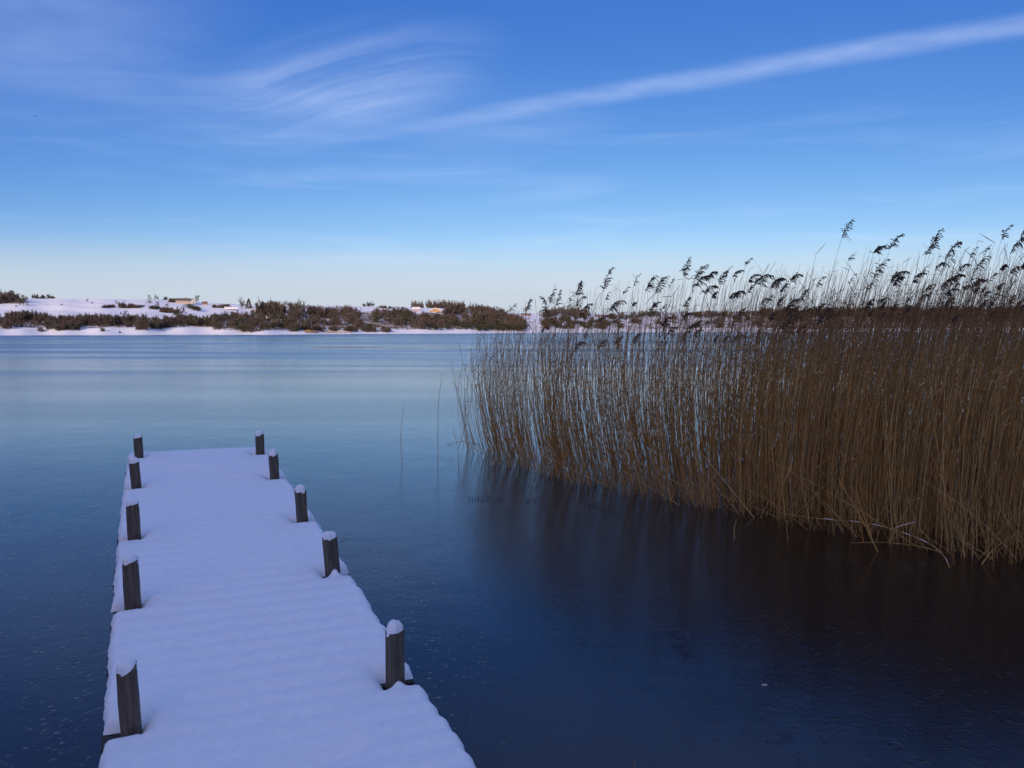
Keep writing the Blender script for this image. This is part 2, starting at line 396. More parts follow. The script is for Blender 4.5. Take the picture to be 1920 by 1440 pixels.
# ------------------------------------------------------------------ trees and shrubs of the far shore
def grow(kind, seed):
    """unit-height plant: trunk (V,F) and crown (V,F)"""
    g = np.random.default_rng(seed); global rng
    old, rng = rng, g
    paths, rads, tipsA, tipsB = [], [], [], []
    def seg(p, q, r0, r1, bend=.05):
        tt = np.linspace(0, 1, 4)[:, None]; pt = p + (q - p) * tt + np.sin(tt * math.pi) * g.normal(size=3) * bend * np.linalg.norm(q - p)
        paths.append(pt); rads.append(np.linspace(r0, r1, 4)); return pt
    if kind in ('round', 'slender', 'bush'):
        if kind == 'round': stems, hh, sp = 1, .30, .42
        elif kind == 'slender': stems, hh, sp = 1, .18, .16
        else: stems, hh, sp = 7, .12, .62
        for _ in range(stems):
            b0 = np.array([g.normal() * .02, g.normal() * .02, -.03]) if stems == 1 else np.array([g.normal() * .22, g.normal() * .22, -.03])
            top = b0 + np.array([g.normal() * .03, g.normal() * .03, hh])
            seg(b0, top, .022 if stems == 1 else .012, .016 if stems == 1 else .009)
            for _ in range(9 if stems == 1 else 3):
                a = g.uniform(0, 6.283); el = g.uniform(-.1, 1.45)
                L = g.uniform(.35, .68) * (1 if stems == 1 else .95)
                st = b0 + (top - b0) * g.uniform(.6, 1)
                q = st + np.array([math.cos(a) * math.cos(el) * sp * 1.3 * L * 1.4, math.sin(a) * math.cos(el) * sp * 1.3 * L * 1.4, math.sin(el) * L * (1.05 if kind != 'bush' else 1.0)])
                q[2] = min(q[2], .93)
                br_ = seg(st, q, .011, .004, .08)
                for _ in range(7):
                    s0 = br_[g.integers(1, 4)]; dirv = (q - st) / np.linalg.norm(q - st) + g.normal(size=3) * .55 + np.array([0, 0, .25])
                    s1 = s0 + dirv / np.linalg.norm(dirv) * g.uniform(.10, .24); s1[2] = min(s1[2], 1.0)
                    seg(s0, s1, .005, .002, .08)
                    for _ in range(11 if kind != 'bush' else 13):
                        d2 = dirv / np.linalg.norm(dirv) + g.normal(size=3) * .6
                        p0 = s0 + (s1 - s0) * g.uniform(.2, 1); p1 = p0 + d2 * g.uniform(.05, .13); p1[2] = min(p1[2], 1.03)
                        tipsA.append(p0); tipsB.append(p1)
        W = g.uniform(.007, .020, len(tipsA)) * (1.0 if kind != 'bush' else 1.9)
    elif kind == 'conifer':
        seg(np.array([0, 0, -.03]), np.array([0, 0, .98]), .02, .003, .0)
        for z in np.linspace(.08, .97, 26):
            rad = .27 * (1 - z) ** .8 + .02
            for a in g.uniform(0, 6.283, 13):
                p0 = np.array([0, 0, z]); p1 = p0 + np.array([math.cos(a) * rad, math.sin(a) * rad, -.05 * g.uniform(.2, 1.5)]) * g.uniform(.6, 1.1)
                p1 = np.array([p1[0], p1[1], max(.01, p1[2])]); tipsA.append(p0 * .6 + p1 * .4 if rad > .1 else p0); tipsB.append(p1)
        W = g.uniform(.03, .07, len(tipsA))
    elif kind == 'evergreen':
        for _ in range(5):
            a = g.uniform(0, 6.283); seg(np.array([0, 0, -.03]), np.array([math.cos(a) * .3, math.sin(a) * .3, .55]), .02, .008, .1)
        cl = [(g.normal(size=2) * .28, g.uniform(.3, .8), g.uniform(.14, .26)) for _ in range(14)]
        for c, z, rad in cl:
            for _ in range(46):
                d = g.normal(size=3); d /= np.linalg.norm(d); p = np.array([c[0], c[1], z]) + d * rad * g.uniform(.5, 1)
                p[2] = min(max(p[2], .02), 1); tipsA.append(p); tipsB.append(p + (d + g.normal(size=3) * .6) * .09)
        W = g.uniform(.03, .06, len(tipsA))
    if kind in ('round', 'slender', 'bush'):
        top_ = np.percentile(np.array(tipsB)[:, 2], 97); k_ = 1 / top_
        wd_ = np.percentile(np.hypot(*np.array(tipsB)[:, :2].T), 95); kw = {'round': .46, 'slender': .20, 'bush': .62}[kind] / wd_
        sc_ = np.array([kw, kw, k_]); paths = [p * sc_ for p in paths]; tipsA = [p * sc_ for p in tipsA]; tipsB = [p * sc_ for p in tipsB]
        W = W * .95
    tr = tubes(np.array(paths), np.array(rads), 3)
    cr_ = blades(np.array(tipsA), np.array(tipsB), W)
    sn = None
    if kind in ('evergreen',):
        Pm = np.array(tipsB); sel = Pm[(Pm[:, 2] > .40) & (g.uniform(size=len(Pm)) < .16)] + np.array([0, 0, .015])
        d = g.normal(size=sel.shape) * .06; d[:, 2] *= .2
        sn = blades(sel - d, sel + d, g.uniform(.03, .07, len(sel)), np.tile(np.array([0, 0, 1.0]), (len(sel), 1)))
    rng = old
    return tr, cr_, sn
PROTO = {}
for kind, nvar, mt, mc in (('round', 4, M_TWIG, M_TWIG), ('slender', 4, M_PALE, M_PALE), ('bush', 5, M_TWIG, M_TWIG), ('conifer', 3, M_DARKTWIG, M_GREEN), ('evergreen', 4, M_DARKTWIG, M_GREEN)):
    PROTO[kind] = []
    for i in range(nvar):
        tr, cr_, sn = grow(kind, 100 + i * 7 + len(kind))
        mt_, mc_ = mesh_np('trunk', *tr, mt), mesh_np('crown', *cr_, mc, smooth=False)
        parts = [tr, cr_] + ([sn] if sn else []); V, F = join(parts)
        fm = np.concatenate([np.full(len(p[1]), k) for k, p in enumerate(parts)])
        whole = mesh_np(kind, V, F, [mt, mc] + ([M_WSNOW] if sn else []), smooth=False, fm=fm)
        PROTO[kind].append((mt_, mc_, whole, mesh_np('snow', *sn, M_WSNOW) if sn else None, (V, F)))
NAMES = {'round': ('bare_tree', 'tree'), 'slender': ('slender_tree', 'tree'), 'bush': ('shrub', 'shrub'), 'conifer': ('conifer_tree', 'tree'), 'evergreen': ('evergreen_shrub', 'shrub')}
PLAN = []
def settle():
    """of each kind the largest become objects of their own; the small rest is joined"""
    for cat, cap in (('shrub', 270), ('tree', 285)):
        todo = sorted([p for p in PLAN if NAMES[p[0]][1] == cat], key=lambda p: -p[3] * p[6])
        for p in todo[:cap]: plant(*p)
        for kind in set(p[0] for p in todo[cap:]):
            parts = []
            for k_, px, py, hpx, lab, grp, wide in todo[cap:]:
                if k_ != kind: continue
                r, z = ground_at(px, py); h = hpx * r / FPX; v = PROTO[kind][random.randrange(len(PROTO[kind]))][4]
                an = random.uniform(0, 6.28); c_, s_ = math.cos(an), math.sin(an); Vp, Fp = v
                X = Vp[:, 0] * c_ - Vp[:, 1] * s_; Y = Vp[:, 0] * s_ + Vp[:, 1] * c_
                parts.append((np.stack([X * h * wide + (px - 960) / FPX * r, Y * h * wide + r, Vp[:, 2] * h + z - .05 * h], 1), Fp))
            if parts:
                nm_ = {'bush': 'distant_scrub', 'evergreen': 'distant_evergreen_scrub', 'round': 'distant_thicket', 'slender': 'distant_saplings', 'conifer': 'distant_conifers'}[kind]
                tag(obj(nm_, mesh_np(nm_, *join(parts), M_GREEN if kind in ('evergreen', 'conifer') else M_TWIG, False)), kind='stuff')
def plant(kind, px, py, hpx, label, group=None, wide=1.0, parts=False):
    r, z = ground_at(px, py); a = math.atan((px - 960) / FPX)
    h = hpx * r / FPX; v = PROTO[kind][random.randrange(len(PROTO[kind]))]
    nm, cat = NAMES[kind]; loc = (r * math.tan(a), r, z - .05 * h)
    if parts:
        o = empty(nm, loc); obj('trunk', v[0], o); obj('crown', v[1], o)
        if v[3]: tag(obj('snow_dusting', v[3], o), kind='stuff')
    else: o = obj(nm, v[2], None, loc)
    o.scale = (h * wide, h * wide, h); o.rotation_euler.z = random.uniform(0, 6.28)
    return tag(o, label, cat, group)

# hand-placed ones
HAND = [
 ('round', 167, 566.5, 7, 'tiny lone bare tree in the open snowfield of the left hill', 1.0),
 ('bush', 175, 569, 2.5, 'tiny dark bush right beside the lone little tree on the snowfield', 1.6),
 ('round', 283, 561, 9, 'leftmost bare tree of the trio on the hilltop left of the farmhouse', 1.1),
 ('round', 296, 561, 10, 'tallest bare tree of the trio on the hilltop left of the farmhouse', 1.2),
 ('bush', 313, 561.5, 6, 'low spreading tree on the hilltop nearest the farmhouse on its left', 1.7),
 ('round', 282, 571, 11, 'grey bare tree standing just below the hilltop trio', 1.1),
 ('round', 298, 576, 11, 'round grey bare tree on the snowy slope below the farmhouse', 1.2),
 ('round', 316, 575, 8, 'small pale bare tree on the snowy slope right of the round grey one', 1.1),
 ('round', 371, 568, 15, 'solitary round-crowned bare tree on the skyline right of the farmhouse', 1.15),
 ('round', 221, 571, 8, 'small bare tree rising from the hedge on the left snowfield', 1.0),
 ('round', 236, 569, 6, 'thin little tree above the hedge on the left snowfield', .7),
 ('bush', 85, 568 - 12, 5, 'low hedge bush on the left skyline beside the dark copse', 1.9),
 ('bush', 68, 559, 8, 'greyish bush at the left end of the low skyline hedge', 1.2),
 ('bush', 74, 559, 7, 'second greyish bush of the low skyline hedge', 1.2),
 ('bush', 83, 559.5, 7, 'middle bush of the low skyline hedge left of the snowfield', 1.1),
 ('bush', 95, 560, 8, 'dark dense bush near the right end of the low skyline hedge', 1.4),
 ('bush', 103, 560.5, 5, 'small bush at the right end of the low skyline hedge', 1.3),
 ('round', 455, 579, 22, 'tall wind-bent bare tree on the skyline left of the dark rounded conifer', 1.0),
 ('conifer', 468, 579, 20, 'dark rounded conifer on the skyline beside the tall bare tree', 1.7),
 ('round', 345, 590, 16, 'dark bare tree on the slope below the farmhouse', 1.2),
 ('bush', 333, 591, 14, 'broad brown shrub left of the dark bare tree below the farmhouse', 1.2),
 ('round', 598, 582, 11, 'round brown tree alone on the skyline right of the tall wood', 1.2),
 ('round', 637, 584, 10, 'grey bare tree on the skyline left of the open snowy field', 1.2),
 ('round', 654, 588, 16, 'tall grey bare tree at the left edge of the open snowy field', 1.0),
 ('round', 668, 588, 12, 'thin grey bare tree next to the open snowy field', 1.0),
 ('bush', 684, 574, 5, 'low left bush of the dark skyline copse above the snowy field', 1.6),
 ('bush', 692, 574, 8, 'middle bush of the dark skyline copse above the snowy field', 1.3),
 ('round', 699, 575, 10, 'tallest tree of the dark skyline copse above the snowy field', 1.2),
 ('bush', 78, 622, 9, 'brown shrub alone on the snowy beach at the far left shore', 1.5),
 ('bush', 194, 622, 8, 'thin reddish shrub on the snowy beach right of the left wood', 1.2),
 ('bush', 226, 625, 4, 'tiny dark bush at the water edge of the left beach', 1.1),
 ('conifer', 229, 590, 6, 'small dark pointed conifer at the top of the left wood', 1.4),
 ('round', 237, 595, 13, 'pale grey bare tree at the top of the left wood beside the small conifer', 1.2),
 ('evergreen', 692, 622, 16, 'dark rounded evergreen at the shore below the snowy field', 1.3),
 ('evergreen', 679, 612, 9, 'small green shrub just above the dark rounded evergreen', 1.2),
 ('round', 775, 616, 18, 'pale bare tree in the brown bluff left of the snow-dusted evergreens', .8),
 ('round', 1012, 590, 8, 'lone bare tree on the far snowy slope behind the reed plumes', 1.1),
 ('conifer', 1105, 592, 9, 'pointed dark conifer on the far slope, left one behind the reeds', 1.1),
 ('conifer', 1116, 594, 9, 'pointed dark conifer on the far slope, right one behind the reeds', 1.1),
 ('bush', 119, 572.5, 2.2, 'tiny brown tussock bush in the middle of the left snowfield', 2.0),
 ('bush', 34, 576, 3, 'tiny black bush on the snow below the left copse', 1.2),
]
for k, px, py, h, lab, wd in HAND: plant(k, px, py, h, lab, None, wd, parts=(h >= 9))

def poly_y(pts, px): return float(np.interp(px, [p[0] for p in pts], [p[1] for p in pts]))
def fill(n, x0, x1, top, bot, hlo, hhi, kinds, label, group, wide=(1.0, 1.5), rim=0, more=1.5, tall=1.25):
    """n plants whose feet lie between the lines top and bot (photo pixels), taller at the back"""
    n, rim = int(n * more), int(rim * more)
    for i in range(n):
        px = random.uniform(x0, x1); yt, yb = poly_y(top, px), poly_y(bot, px); h = random.uniform(hlo, hhi) * tall
        f = random.random() if i >= rim else 0.0
        py = yt + h + (yb - yt - h) * f
        if yb - yt < h * .6: h = max(2.0, (yb - yt)); py = yb
        if 395 < px < 1000 and i >= rim and mn.noise(Vector((px * .045, py * .16, 3.7))) > .12 and random.random() < .55: continue
        k = random.choice(kinds); q = (px - x0) / (x1 - x0)
        third = 'left end' if q < .25 else 'left half' if q < .5 else 'right half' if q < .75 else 'right end'
        row = 'back row' if f < .3 else 'front row' if f > .7 else 'middle'
        look = label.split(' * ')[0].replace('*', '').strip()
        kn = {'round': 'bare tree', 'bush': 'leafless shrub', 'slender': 'slender bare tree', 'conifer': 'conifer', 'evergreen': 'evergreen shrub'}[k]
        PLAN.append((k, px, py, h, '%s %s, %s, %s of the %s' % (look, kn, row, third, group), group, random.uniform(*wide)))
LT = [(0, 588), (20, 586), (40, 584), (60, 581), (75, 586), (85, 586), (95, 590), (120, 593), (140, 591), (165, 590), (190, 588), (200, 592), (226, 592)]
LB = [(0, 617), (30, 617), (65, 614), (85, 617), (110, 620), (150, 621), (155, 615), (185, 612), (226, 612)]
fill(66, -6, 226, LT, LB, 9, 15, ['bush', 'bush', 'bush', 'round'], 'brown * in the wood at the left end of the far shore', 'left shore wood', rim=20)
fill(8, 105, 150, [(100, 600)], [(105, 620), (150, 621)], 8, 11, ['evergreen', 'bush'], 'low * in the foremost thicket of the left shore wood', 'left shore thicket')
LT = [(226, 594), (250, 590), (270, 589), (290, 594), (310, 594), (330, 592), (345, 588), (365, 592), (385, 592), (400, 594)]
LB = [(226, 613), (245, 618), (300, 618), (310, 614), (340, 616), (350, 612), (390, 612), (400, 617)]
fill(48, 232, 402, LT, LB, 9, 15, ['bush', 'bush', 'round', 'evergreen'], 'dark * in the wood below the farmhouse slope', 'wood below the farmhouse', rim=14)
fill(12, 2, 50, [(0, 546), (20, 547), (40, 551), (52, 556)], [(0, 570), (55, 572)], 13, 20, ['bush', 'round'], 'dark * in the copse on the left skyline', 'copse on the left skyline', (1.1, 1.5), rim=5, tall=1.0)
fill(7, 193, 217, [(193, 574), (217, 571)], [(193, 578), (217, 577)], 3, 5, ['bush'], 'low * in the left half of the snowfield hedge', 'hedge on the snowfield', (1.3, 1.8))
fill(7, 226, 252, [(226, 568), (252, 570)], [(226, 578), (252, 579)], 5, 8, ['bush'], 'brown * in the right half of the snowfield hedge', 'hedge on the snowfield', (1.2, 1.6))
fill(5, 256, 273, [(256, 573), (273, 571)], [(256, 577), (273, 577)], 3, 6, ['bush', 'evergreen'], 'small * between the snowfield hedge and the round grey tree', 'hedge gap bushes', (1.1, 1.5))
fill(6, 283, 300, [(283, 574), (300, 574)], [(283, 579), (300, 580)], 4, 6, ['bush', 'evergreen'], 'small * at the foot of the round grey tree', 'bushes under the round tree', (1.1, 1.6))
fill(10, 302, 325, [(302, 578), (325, 576)], [(302, 585), (325, 588)], 5, 8, ['bush'], 'brown * on the slope running down from the farmhouse', 'farmhouse slope bushes', (1.2, 1.6))
fill(7, 320, 334, [(320, 560), (334, 561)], [(320, 566), (334, 569)], 4, 6, ['bush'], 'reddish * hedged against the left side of the farmhouse', 'farmhouse hedge', (1.3, 1.6))
fill(6, 355, 374, [(355, 570), (374, 576)], [(355, 577), (374, 582)], 5, 7, ['bush', 'evergreen'], 'dark * below the solitary skyline tree', 'bushes below the solitary tree', (1.1, 1.5))
# the central wood with cottages
LT = [(400, 574), (430, 572), (445, 572), (470, 572), (490, 568), (520, 565), (560, 566), (575, 571), (590, 577)]
LB = [(400, 617), (410, 618), (430, 622), (480, 624), (530, 625), (575, 622), (590, 622)]
fill(26, 492, 578, LT, [(490, 600), (580, 604)], 26, 34, ['round', 'round', 'bush'], 'tall dark * in the high wood at the middle of the far shore', 'tall central wood', (1.0, 1.3), rim=12, tall=.92)
fill(44, 400, 582, [(400, 586), (440, 584), (480, 586), (585, 590)], LB, 9, 15, ['bush', 'bush', 'round', 'evergreen'], 'brown * around the cottages in the middle of the far shore', 'shrubs around the cottages', (1.0, 1.5))
fill(10, 402, 445, [(400, 572), (445, 570)], [(400, 577), (445, 579)], 4, 6, ['bush'], 'low * on the skyline behind the cottage roofs', 'skyline shrubs behind the cottages', (1.2, 1.6))
# the brown slope and the bluff
fill(46, 582, 680, [(582, 574), (600, 574), (620, 578), (650, 573), (668, 577), (682, 592)], [(582, 612), (640, 612), (680, 617)], 9, 14, ['bush', 'round', 'bush'], 'brown * on the slope left of the open snowy field', 'slope left of the snowy field', (.9, 1.4), rim=10)
fill(22, 580, 730, [(580, 610), (640, 612), (730, 614)], [(580, 621), (700, 622), (730, 621)], 5, 8, ['bush'], 'low rust brown * just above the beach below the snowy field', 'beach scrub', (1.2, 1.8))
fill(46, 703, 800, [(703, 578), (740, 577), (780, 583), (800, 588)], [(703, 606), (800, 618)], 9, 15, ['bush', 'round', 'bush', 'evergreen'], 'brown * on the slope right of the open snowy field', 'slope right of the snowy field', (.9, 1.3), rim=9)
fill(9, 706, 762, [(706, 573), (762, 577)], [(706, 577), (762, 580)], 2.5, 4.5, ['bush'], 'low * of the thin hedge along the top of the snowy field', 'hedge along the snowy field', (1.4, 2.0))
fill(92, 772, 884, [(772, 562), (800, 560), (850, 561), (884, 567)], [(772, 576), (884, 577)], 11, 15, ['slender'], 'pale * in the plantation row on the skyline', 'plantation on the skyline', (.9, 1.4), rim=10, more=1.0, tall=1.0)
fill(18, 770, 884, [(770, 571), (884, 571)], [(770, 577), (884, 578)], 4, 7, ['bush'], 'low * under the plantation on the skyline', 'plantation undergrowth', (1.2, 1.8), more=1.0, tall=1.0)
fill(18, 770, 860, [(770, 565)], [(770, 576), (850, 577)], 6, 10, ['conifer'], 'dark * at the foot of the plantation on the skyline', 'plantation conifers', (.9, 1.3), more=1.0, tall=1.0)
LT = [(835, 576), (850, 572), (870, 570), (900, 573), (920, 576), (940, 581), (960, 587), (975, 594), (984, 602)]
fill(24, 790, 850, [(790, 589), (850, 587)], [(790, 616), (850, 616)], 8, 12, ['bush', 'bush', 'round'], 'brown * on the slope under the ochre house', 'slope under the ochre house', (1.0, 1.4), rim=6)
fill(58, 838, 983, LT, [(835, 614), (983, 618)], 9, 15, ['bush', 'bush', 'bush', 'round'], 'dark brown * in the wood covering the rounded bluff', 'wood on the bluff', (1.0, 1.4), rim=26)
fill(44, 806, 975, [(806, 594), (850, 596), (900, 600), (975, 608)], [(806, 621), (975, 621)], 6, 10, ['evergreen'], 'snow-dusted * on the lower face of the rounded bluff', 'snowy evergreens on the bluff', (1.1, 1.6))
# beyond the bluff, mostly behind the reeds
fill(22, 1022, 1102, [(1022, 582), (1060, 573), (1100, 578)], [(1022, 594), (1100, 598)], 8, 13, ['bush', 'round'], 'purplish * in the copse behind the left reed plumes', 'copse behind the reeds', (1.0, 1.3), rim=8)
fill(40, 1020, 1140, [(1020, 594), (1060, 588), (1140, 596)], [(1020, 617), (1140, 618)], 6, 10, ['evergreen', 'evergreen', 'bush'], 'snow-dusted * on the far shore behind the left part of the reeds', 'far evergreens behind the reeds', (1.1, 1.5))
fill(40, 1140, 1420, [(1140, 588), (1200, 583), (1420, 582)], [(1140, 616), (1420, 616)], 7, 11, ['bush', 'round', 'evergreen'], 'brown * on the far shore behind the middle of the reeds', 'far wood behind the middle reeds', (1.0, 1.6), rim=16)
fill(80, 1420, 1930, [(1420, 578), (1930, 574)], [(1420, 606), (1930, 608)], 10, 14, ['bush', 'bush', 'round'], 'dark * on the wooded ridge behind the right of the reeds', 'far ridge wood behind the right reeds', (1.4, 2.2), rim=40)

settle()

# undergrowth that nobody could count, filling the woods' floor
def scrub(name, areas, mat, n, h, kind_lab=None):
    A, B = [], []
    for (x0, x1, top, bot), cnt in zip(areas, n):
        for _ in range(cnt):
            px = random.uniform(x0, x1); py = random.uniform(poly_y(top, px), poly_y(bot, px)); r, z = ground_at(px, py)
            a = math.atan((px - 960) / FPX); hh = random.uniform(.4, 1.0) * h
            base = np.array([r * math.tan(a), r, z])
            for _ in range(5):
                o = np.array([random.gauss(0, .5), random.gauss(0, .5), 0]); d = np.array([random.gauss(0, .4), random.gauss(0, .4), 1.0])
                A.append(base + o); B.append(base + o + d * hh)
    V, F = blades(np.array(A), np.array(B), rng.uniform(.10, .28, len(A)))
    return tag(obj(name, mesh_np(name, V, F, mat, smooth=False)), kind='stuff')
flat = lambda y: [(0, y)]
scrub('undergrowth', [(-10, 226, flat(597), flat(614)), (232, 400, flat(598), flat(614)), (400, 590, flat(592), flat(620)), (585, 800, flat(590), flat(619)), (800, 983, flat(596), flat(620)), (983, 1500, flat(596), flat(616))], M_TWIG, [600, 450, 900, 900, 700, 700], 1.3)
scrub('shore_reed_fringe', [(574, 592, flat(621), flat(624.5)), (592, 660, flat(623), flat(624.5)), (920, 990, flat(619), flat(622))], M_OCHRE, [170, 60, 40], .8)

# ------------------------------------------------------------------ houses on the far shore
def house(px, py, wpx, dep, hpx, rpx, wallm, roofm, label, nwin, gable=False, yaw=0.0, chimney=True, name='house'):
    r, z = ground_at(px, py); a = math.atan((px - 960) / FPX); k = r / FPX
    W, H, RH = wpx * k, hpx * k, rpx * k
    root = empty(name, (r * math.tan(a), r, z - .3)); root.rotation_euler.z = -a + yaw
    tag(root, label, 'house')
    hw, hd = W / 2, dep / 2
    if gable:   # gable end to the viewer
        V = [[-hw, -hd, 0], [hw, -hd, 0], [hw, hd, 0], [-hw, hd, 0], [-hw, -hd, H], [hw, -hd, H], [hw, hd, H], [-hw, hd, H], [0, -hd, H + RH], [0, hd, H + RH]]
        F = [[0, 1, 5, 4], [1, 2, 6, 5], [2, 3, 7, 6], [3, 0, 4, 7]]; T = [[4, 5, 8], [6, 7, 9]]
    else:
        V = [[-hw, -hd, 0], [hw, -hd, 0], [hw, hd, 0], [-hw, hd, 0], [-hw, -hd, H], [hw, -hd, H], [hw, hd, H], [-hw, hd, H], [-hw, 0, H + RH], [hw, 0, H + RH]]
        F = [[0, 1, 5, 4], [1, 2, 6, 5], [2, 3, 7, 6], [3, 0, 4, 7]]; T = [[7, 4, 8], [5, 6, 9]]
    me = bpy.data.meshes.new('wall'); me.from_pydata(V, [], F + T); me.materials.append(wallm); obj('wall', me, root)
    e, th_ = .45, .28
    prof = [(-1, H - .25), (0, H + RH + .08), (1, H - .25)]
    lim = (hw if gable else hd) + e; lon = (hd if gable else hw) + e
    V = []
    for s in (-lon, lon):
        for q, zz in prof: V.append([q * lim, s, zz] if gable else [s, q * lim, zz])
        for q, zz in prof: V.append([q * lim, s, zz + th_] if gable else [s, q * lim, zz + th_])
    F = [[0, 1, 7, 6], [1, 2, 8, 7], [3, 4, 10, 9], [4, 5, 11, 10], [0, 1, 4, 3], [1, 2, 5, 4], [6, 7, 10, 9], [7, 8, 11, 10], [0, 3, 9, 6], [2, 5, 11, 8]]
    me = bpy.data.meshes.new('roof'); me.from_pydata(V, [], F); me.materials.append(roofm); ro = obj('roof', me, root)
    if chimney:
        cx, cy = ((0, hd * .3) if gable else (hw * .35, 0))
        obj('chimney', mesh_np('chimney', *box(cx - .35, cx + .35, cy - .35, cy + .35, H + RH * .6, H + RH + 1.0), M_BRICK, False), ro)
    ww_ = min(.55, W / nwin * .22); wh_ = min(.6, H * .26)
    wm = mesh_np('window', *box(-ww_, ww_, -.06, .06, -wh_, wh_), M_FRAME, False)
    gm = mesh_np('pane', *box(-ww_ * .78, ww_ * .78, -.09, -.065, -wh_ * .8, wh_ * .8), M_GLASS, False)
    for i in range(nwin):
        x = -hw + W * (i + .5) / nwin
        f = obj('window', wm, root, (x, -hd - .05, H * .55)); obj('pane', gm, f)
    return root
M_BRICK = plain('chimney_brick', (.22, .10, .07)); M_FRAME = plain('white_painted_frame', (.75, .74, .70))
house(346, 569.5, 26, 7, 6.5, 3.2, plain('rosy_plaster_wall', (.36, .265, .235)), plain('dark_slate_roof', (.10, .085, .08)), 'long rosy farmhouse with dark roof and a row of windows on the hilltop', 6)
house(364.5, 569.5, 7, 6, 6, 3, plain('white_plaster_wall', (.48, .45, .43)), plain('dark_barn_roof', (.11, .09, .085)), 'small white gabled annexe at the right end of the farmhouse', 1, gable=True, chimney=False)
house(386, 572, 8, 5, 3, 3, plain('brick_shed_wall', (.42, .22, .16)), plain('brown_tile_roof', (.20, .10, .08)), 'small brick shed on the skyline right of the solitary tree', 1, chimney=False)
house(435, 581, 21, 6, 2.4, 2.6, plain('dark_timber_wall', (.10, .08, .07)), M_WSNOW, 'low dark cottage under a snow-covered roof, left of the dark conifer', 4, chimney=False)
house(491, 583, 22, 7, 2.6, 2.8, plain('cream_wall', (.55, .46, .30)), M_WSNOW, 'low cream cottage under a snow-covered roof inside the central wood', 4)
house(504, 597, 6, 5, 3.5, 3, plain('white_hut_wall', (.78, .78, .78)), M_WSNOW, 'little white hut among the trees below the cream cottage', 1, gable=True, chimney=False)
house(781, 582, 13, 7, 3.5, 2.5, plain('red_brick_wall', (.34, .15, .09)), M_WSNOW, 'red brick house with snowy roof left of the ochre house', 3)
house(817, 585, 21, 8, 3.2, 4.2, plain('ochre_plaster_wall', (.33, .185, .08)), M_WSNOW, 'ochre house with snowy gable below the plantation', 3, gable=True)
house(986, 592, 18, 8, 2.2, 2.0, plain('brown_barn_wall', (.14, .09, .07)), plain('brown_barn_roof', (.16, .10, .085)), 'long low brown barn on the far snowy slope right of the bluff', 4, chimney=False)
house(1125, 595, 14, 8, 2.4, 1.8, plain('tarred_barn_wall', (.10, .07, .06)), plain('tarred_barn_roof', (.12, .08, .07)), 'low dark barn on the far shore between the reed stems', 3, chimney=False)

# ------------------------------------------------------------------ snow-covered pier
PL = [(246, 1362), (249, 1130), (252, 1004), (256, 911), (261, 857)]
PR = [(741, 1272), (624, 1072), (567, 973), (515, 893), (488, 849)]
HH = [1.690, 1.570, 1.470, 1.385, 1.312]
Lp = [on_ice(*p, HC - h) for p, h in zip(PL, HH)]; Rp = [on_ice(*p, HC - h) for p, h in zip(PR, HH)]
mids = [(a + b) / 2 for a, b in zip(Lp, Rp)]
O = np.array([*mids[0][:2], 0]); U = mids[-1][:2] - mids[0][:2]; U = np.array([*(U / np.linalg.norm(U)), 0]); Vv = np.array([U[1], -U[0], 0])
SMID = [float((m - O) @ U) for m in mids]
S_END = SMID[-1] + .40; S_BEG = -4.6
def deck_z(s):      # height of the snow's top above the ice
    return HC - np.interp(s, [-6] + SMID + [9], [1.690 + 6 * .045] + HH + [HH[-1] - .05 * (9 - SMID[-1])])
def pier_pt(s, q, z): return O + U * s + Vv * q + np.array([0, 0, z])
SNOW_T = .075
lq = [float((p - O) @ Vv) for p in Lp]; rq = [float((p - O) @ Vv) for p in Rp]; ls = [float((p - O) @ U) for p in Lp]; rs = [float((p - O) @ U) for p in Rp]
print('pier', SMID, lq, rq, ls, rs)
def edge_l(s): return np.interp(s, ls, lq) - .115
def edge_r(s): return np.interp(s, rs, rq) + .125
pier = empty('pier', pier_pt(0, 0, 0)); tag(pier, 'narrow wooden pier thickly covered with untouched snow', 'pier')
pier.rotation_euler.z = math.atan2(Vv[1], Vv[0])      # local x across, local y along
# planks
def add_plank(s, q0, q1, wdt):
    z = float(deck_z(s)) - SNOW_T - .008
    V, F = box(q0, q1, -wdt / 2, wdt / 2, -.045, 0)
    sl_ = math.atan2(float(deck_z(s + .1) - deck_z(s - .1)), .2)
    o = obj('plank', mesh_np('plank', V, F, M_PLANK, False), pier, (0, s, z)); o.rotation_euler = (sl_, 0, random.uniform(-.006, .006))
s = S_BEG; pitchp = .155
while s < S_END - .06:
    nl = min(abs(s + .0 - x) for x in ls); nr_ = min(abs(s - x) for x in rs)
    q0, q1 = float(edge_l(s)) + random.uniform(-.008, .012), float(edge_r(s)) + random.uniform(-.012, .008)
    if nl < .085: q0 = float(np.interp(s, ls, lq)) + .07
    if nr_ < .085: q1 = float(np.interp(s, rs, rq)) - .07
    add_plank(s, q0, q1, .145); s += pitchp
for q in (-.45, .0, .45):
    pts = np.linspace(S_BEG, S_END - .05, 14); V = []
    for s_ in pts:
        zt = float(deck_z(s_)) - SNOW_T - .055
        V += [[q - .035, s_, zt - .12], [q + .035, s_, zt - .12], [q + .035, s_, zt], [q - .035, s_, zt]]
    F = []
    for i in range(len(pts) - 1):
        for j in range(4): F.append([i * 4 + j, i * 4 + (j + 1) % 4, i * 4 + 4 + (j + 1) % 4, i * 4 + 4 + j])
    F += [[0, 1, 2, 3], [len(V) - 4, len(V) - 3, len(V) - 2, len(V) - 1]]
    obj('stringer', mesh_np('stringer', V, F, M_PLANK, False), pier)
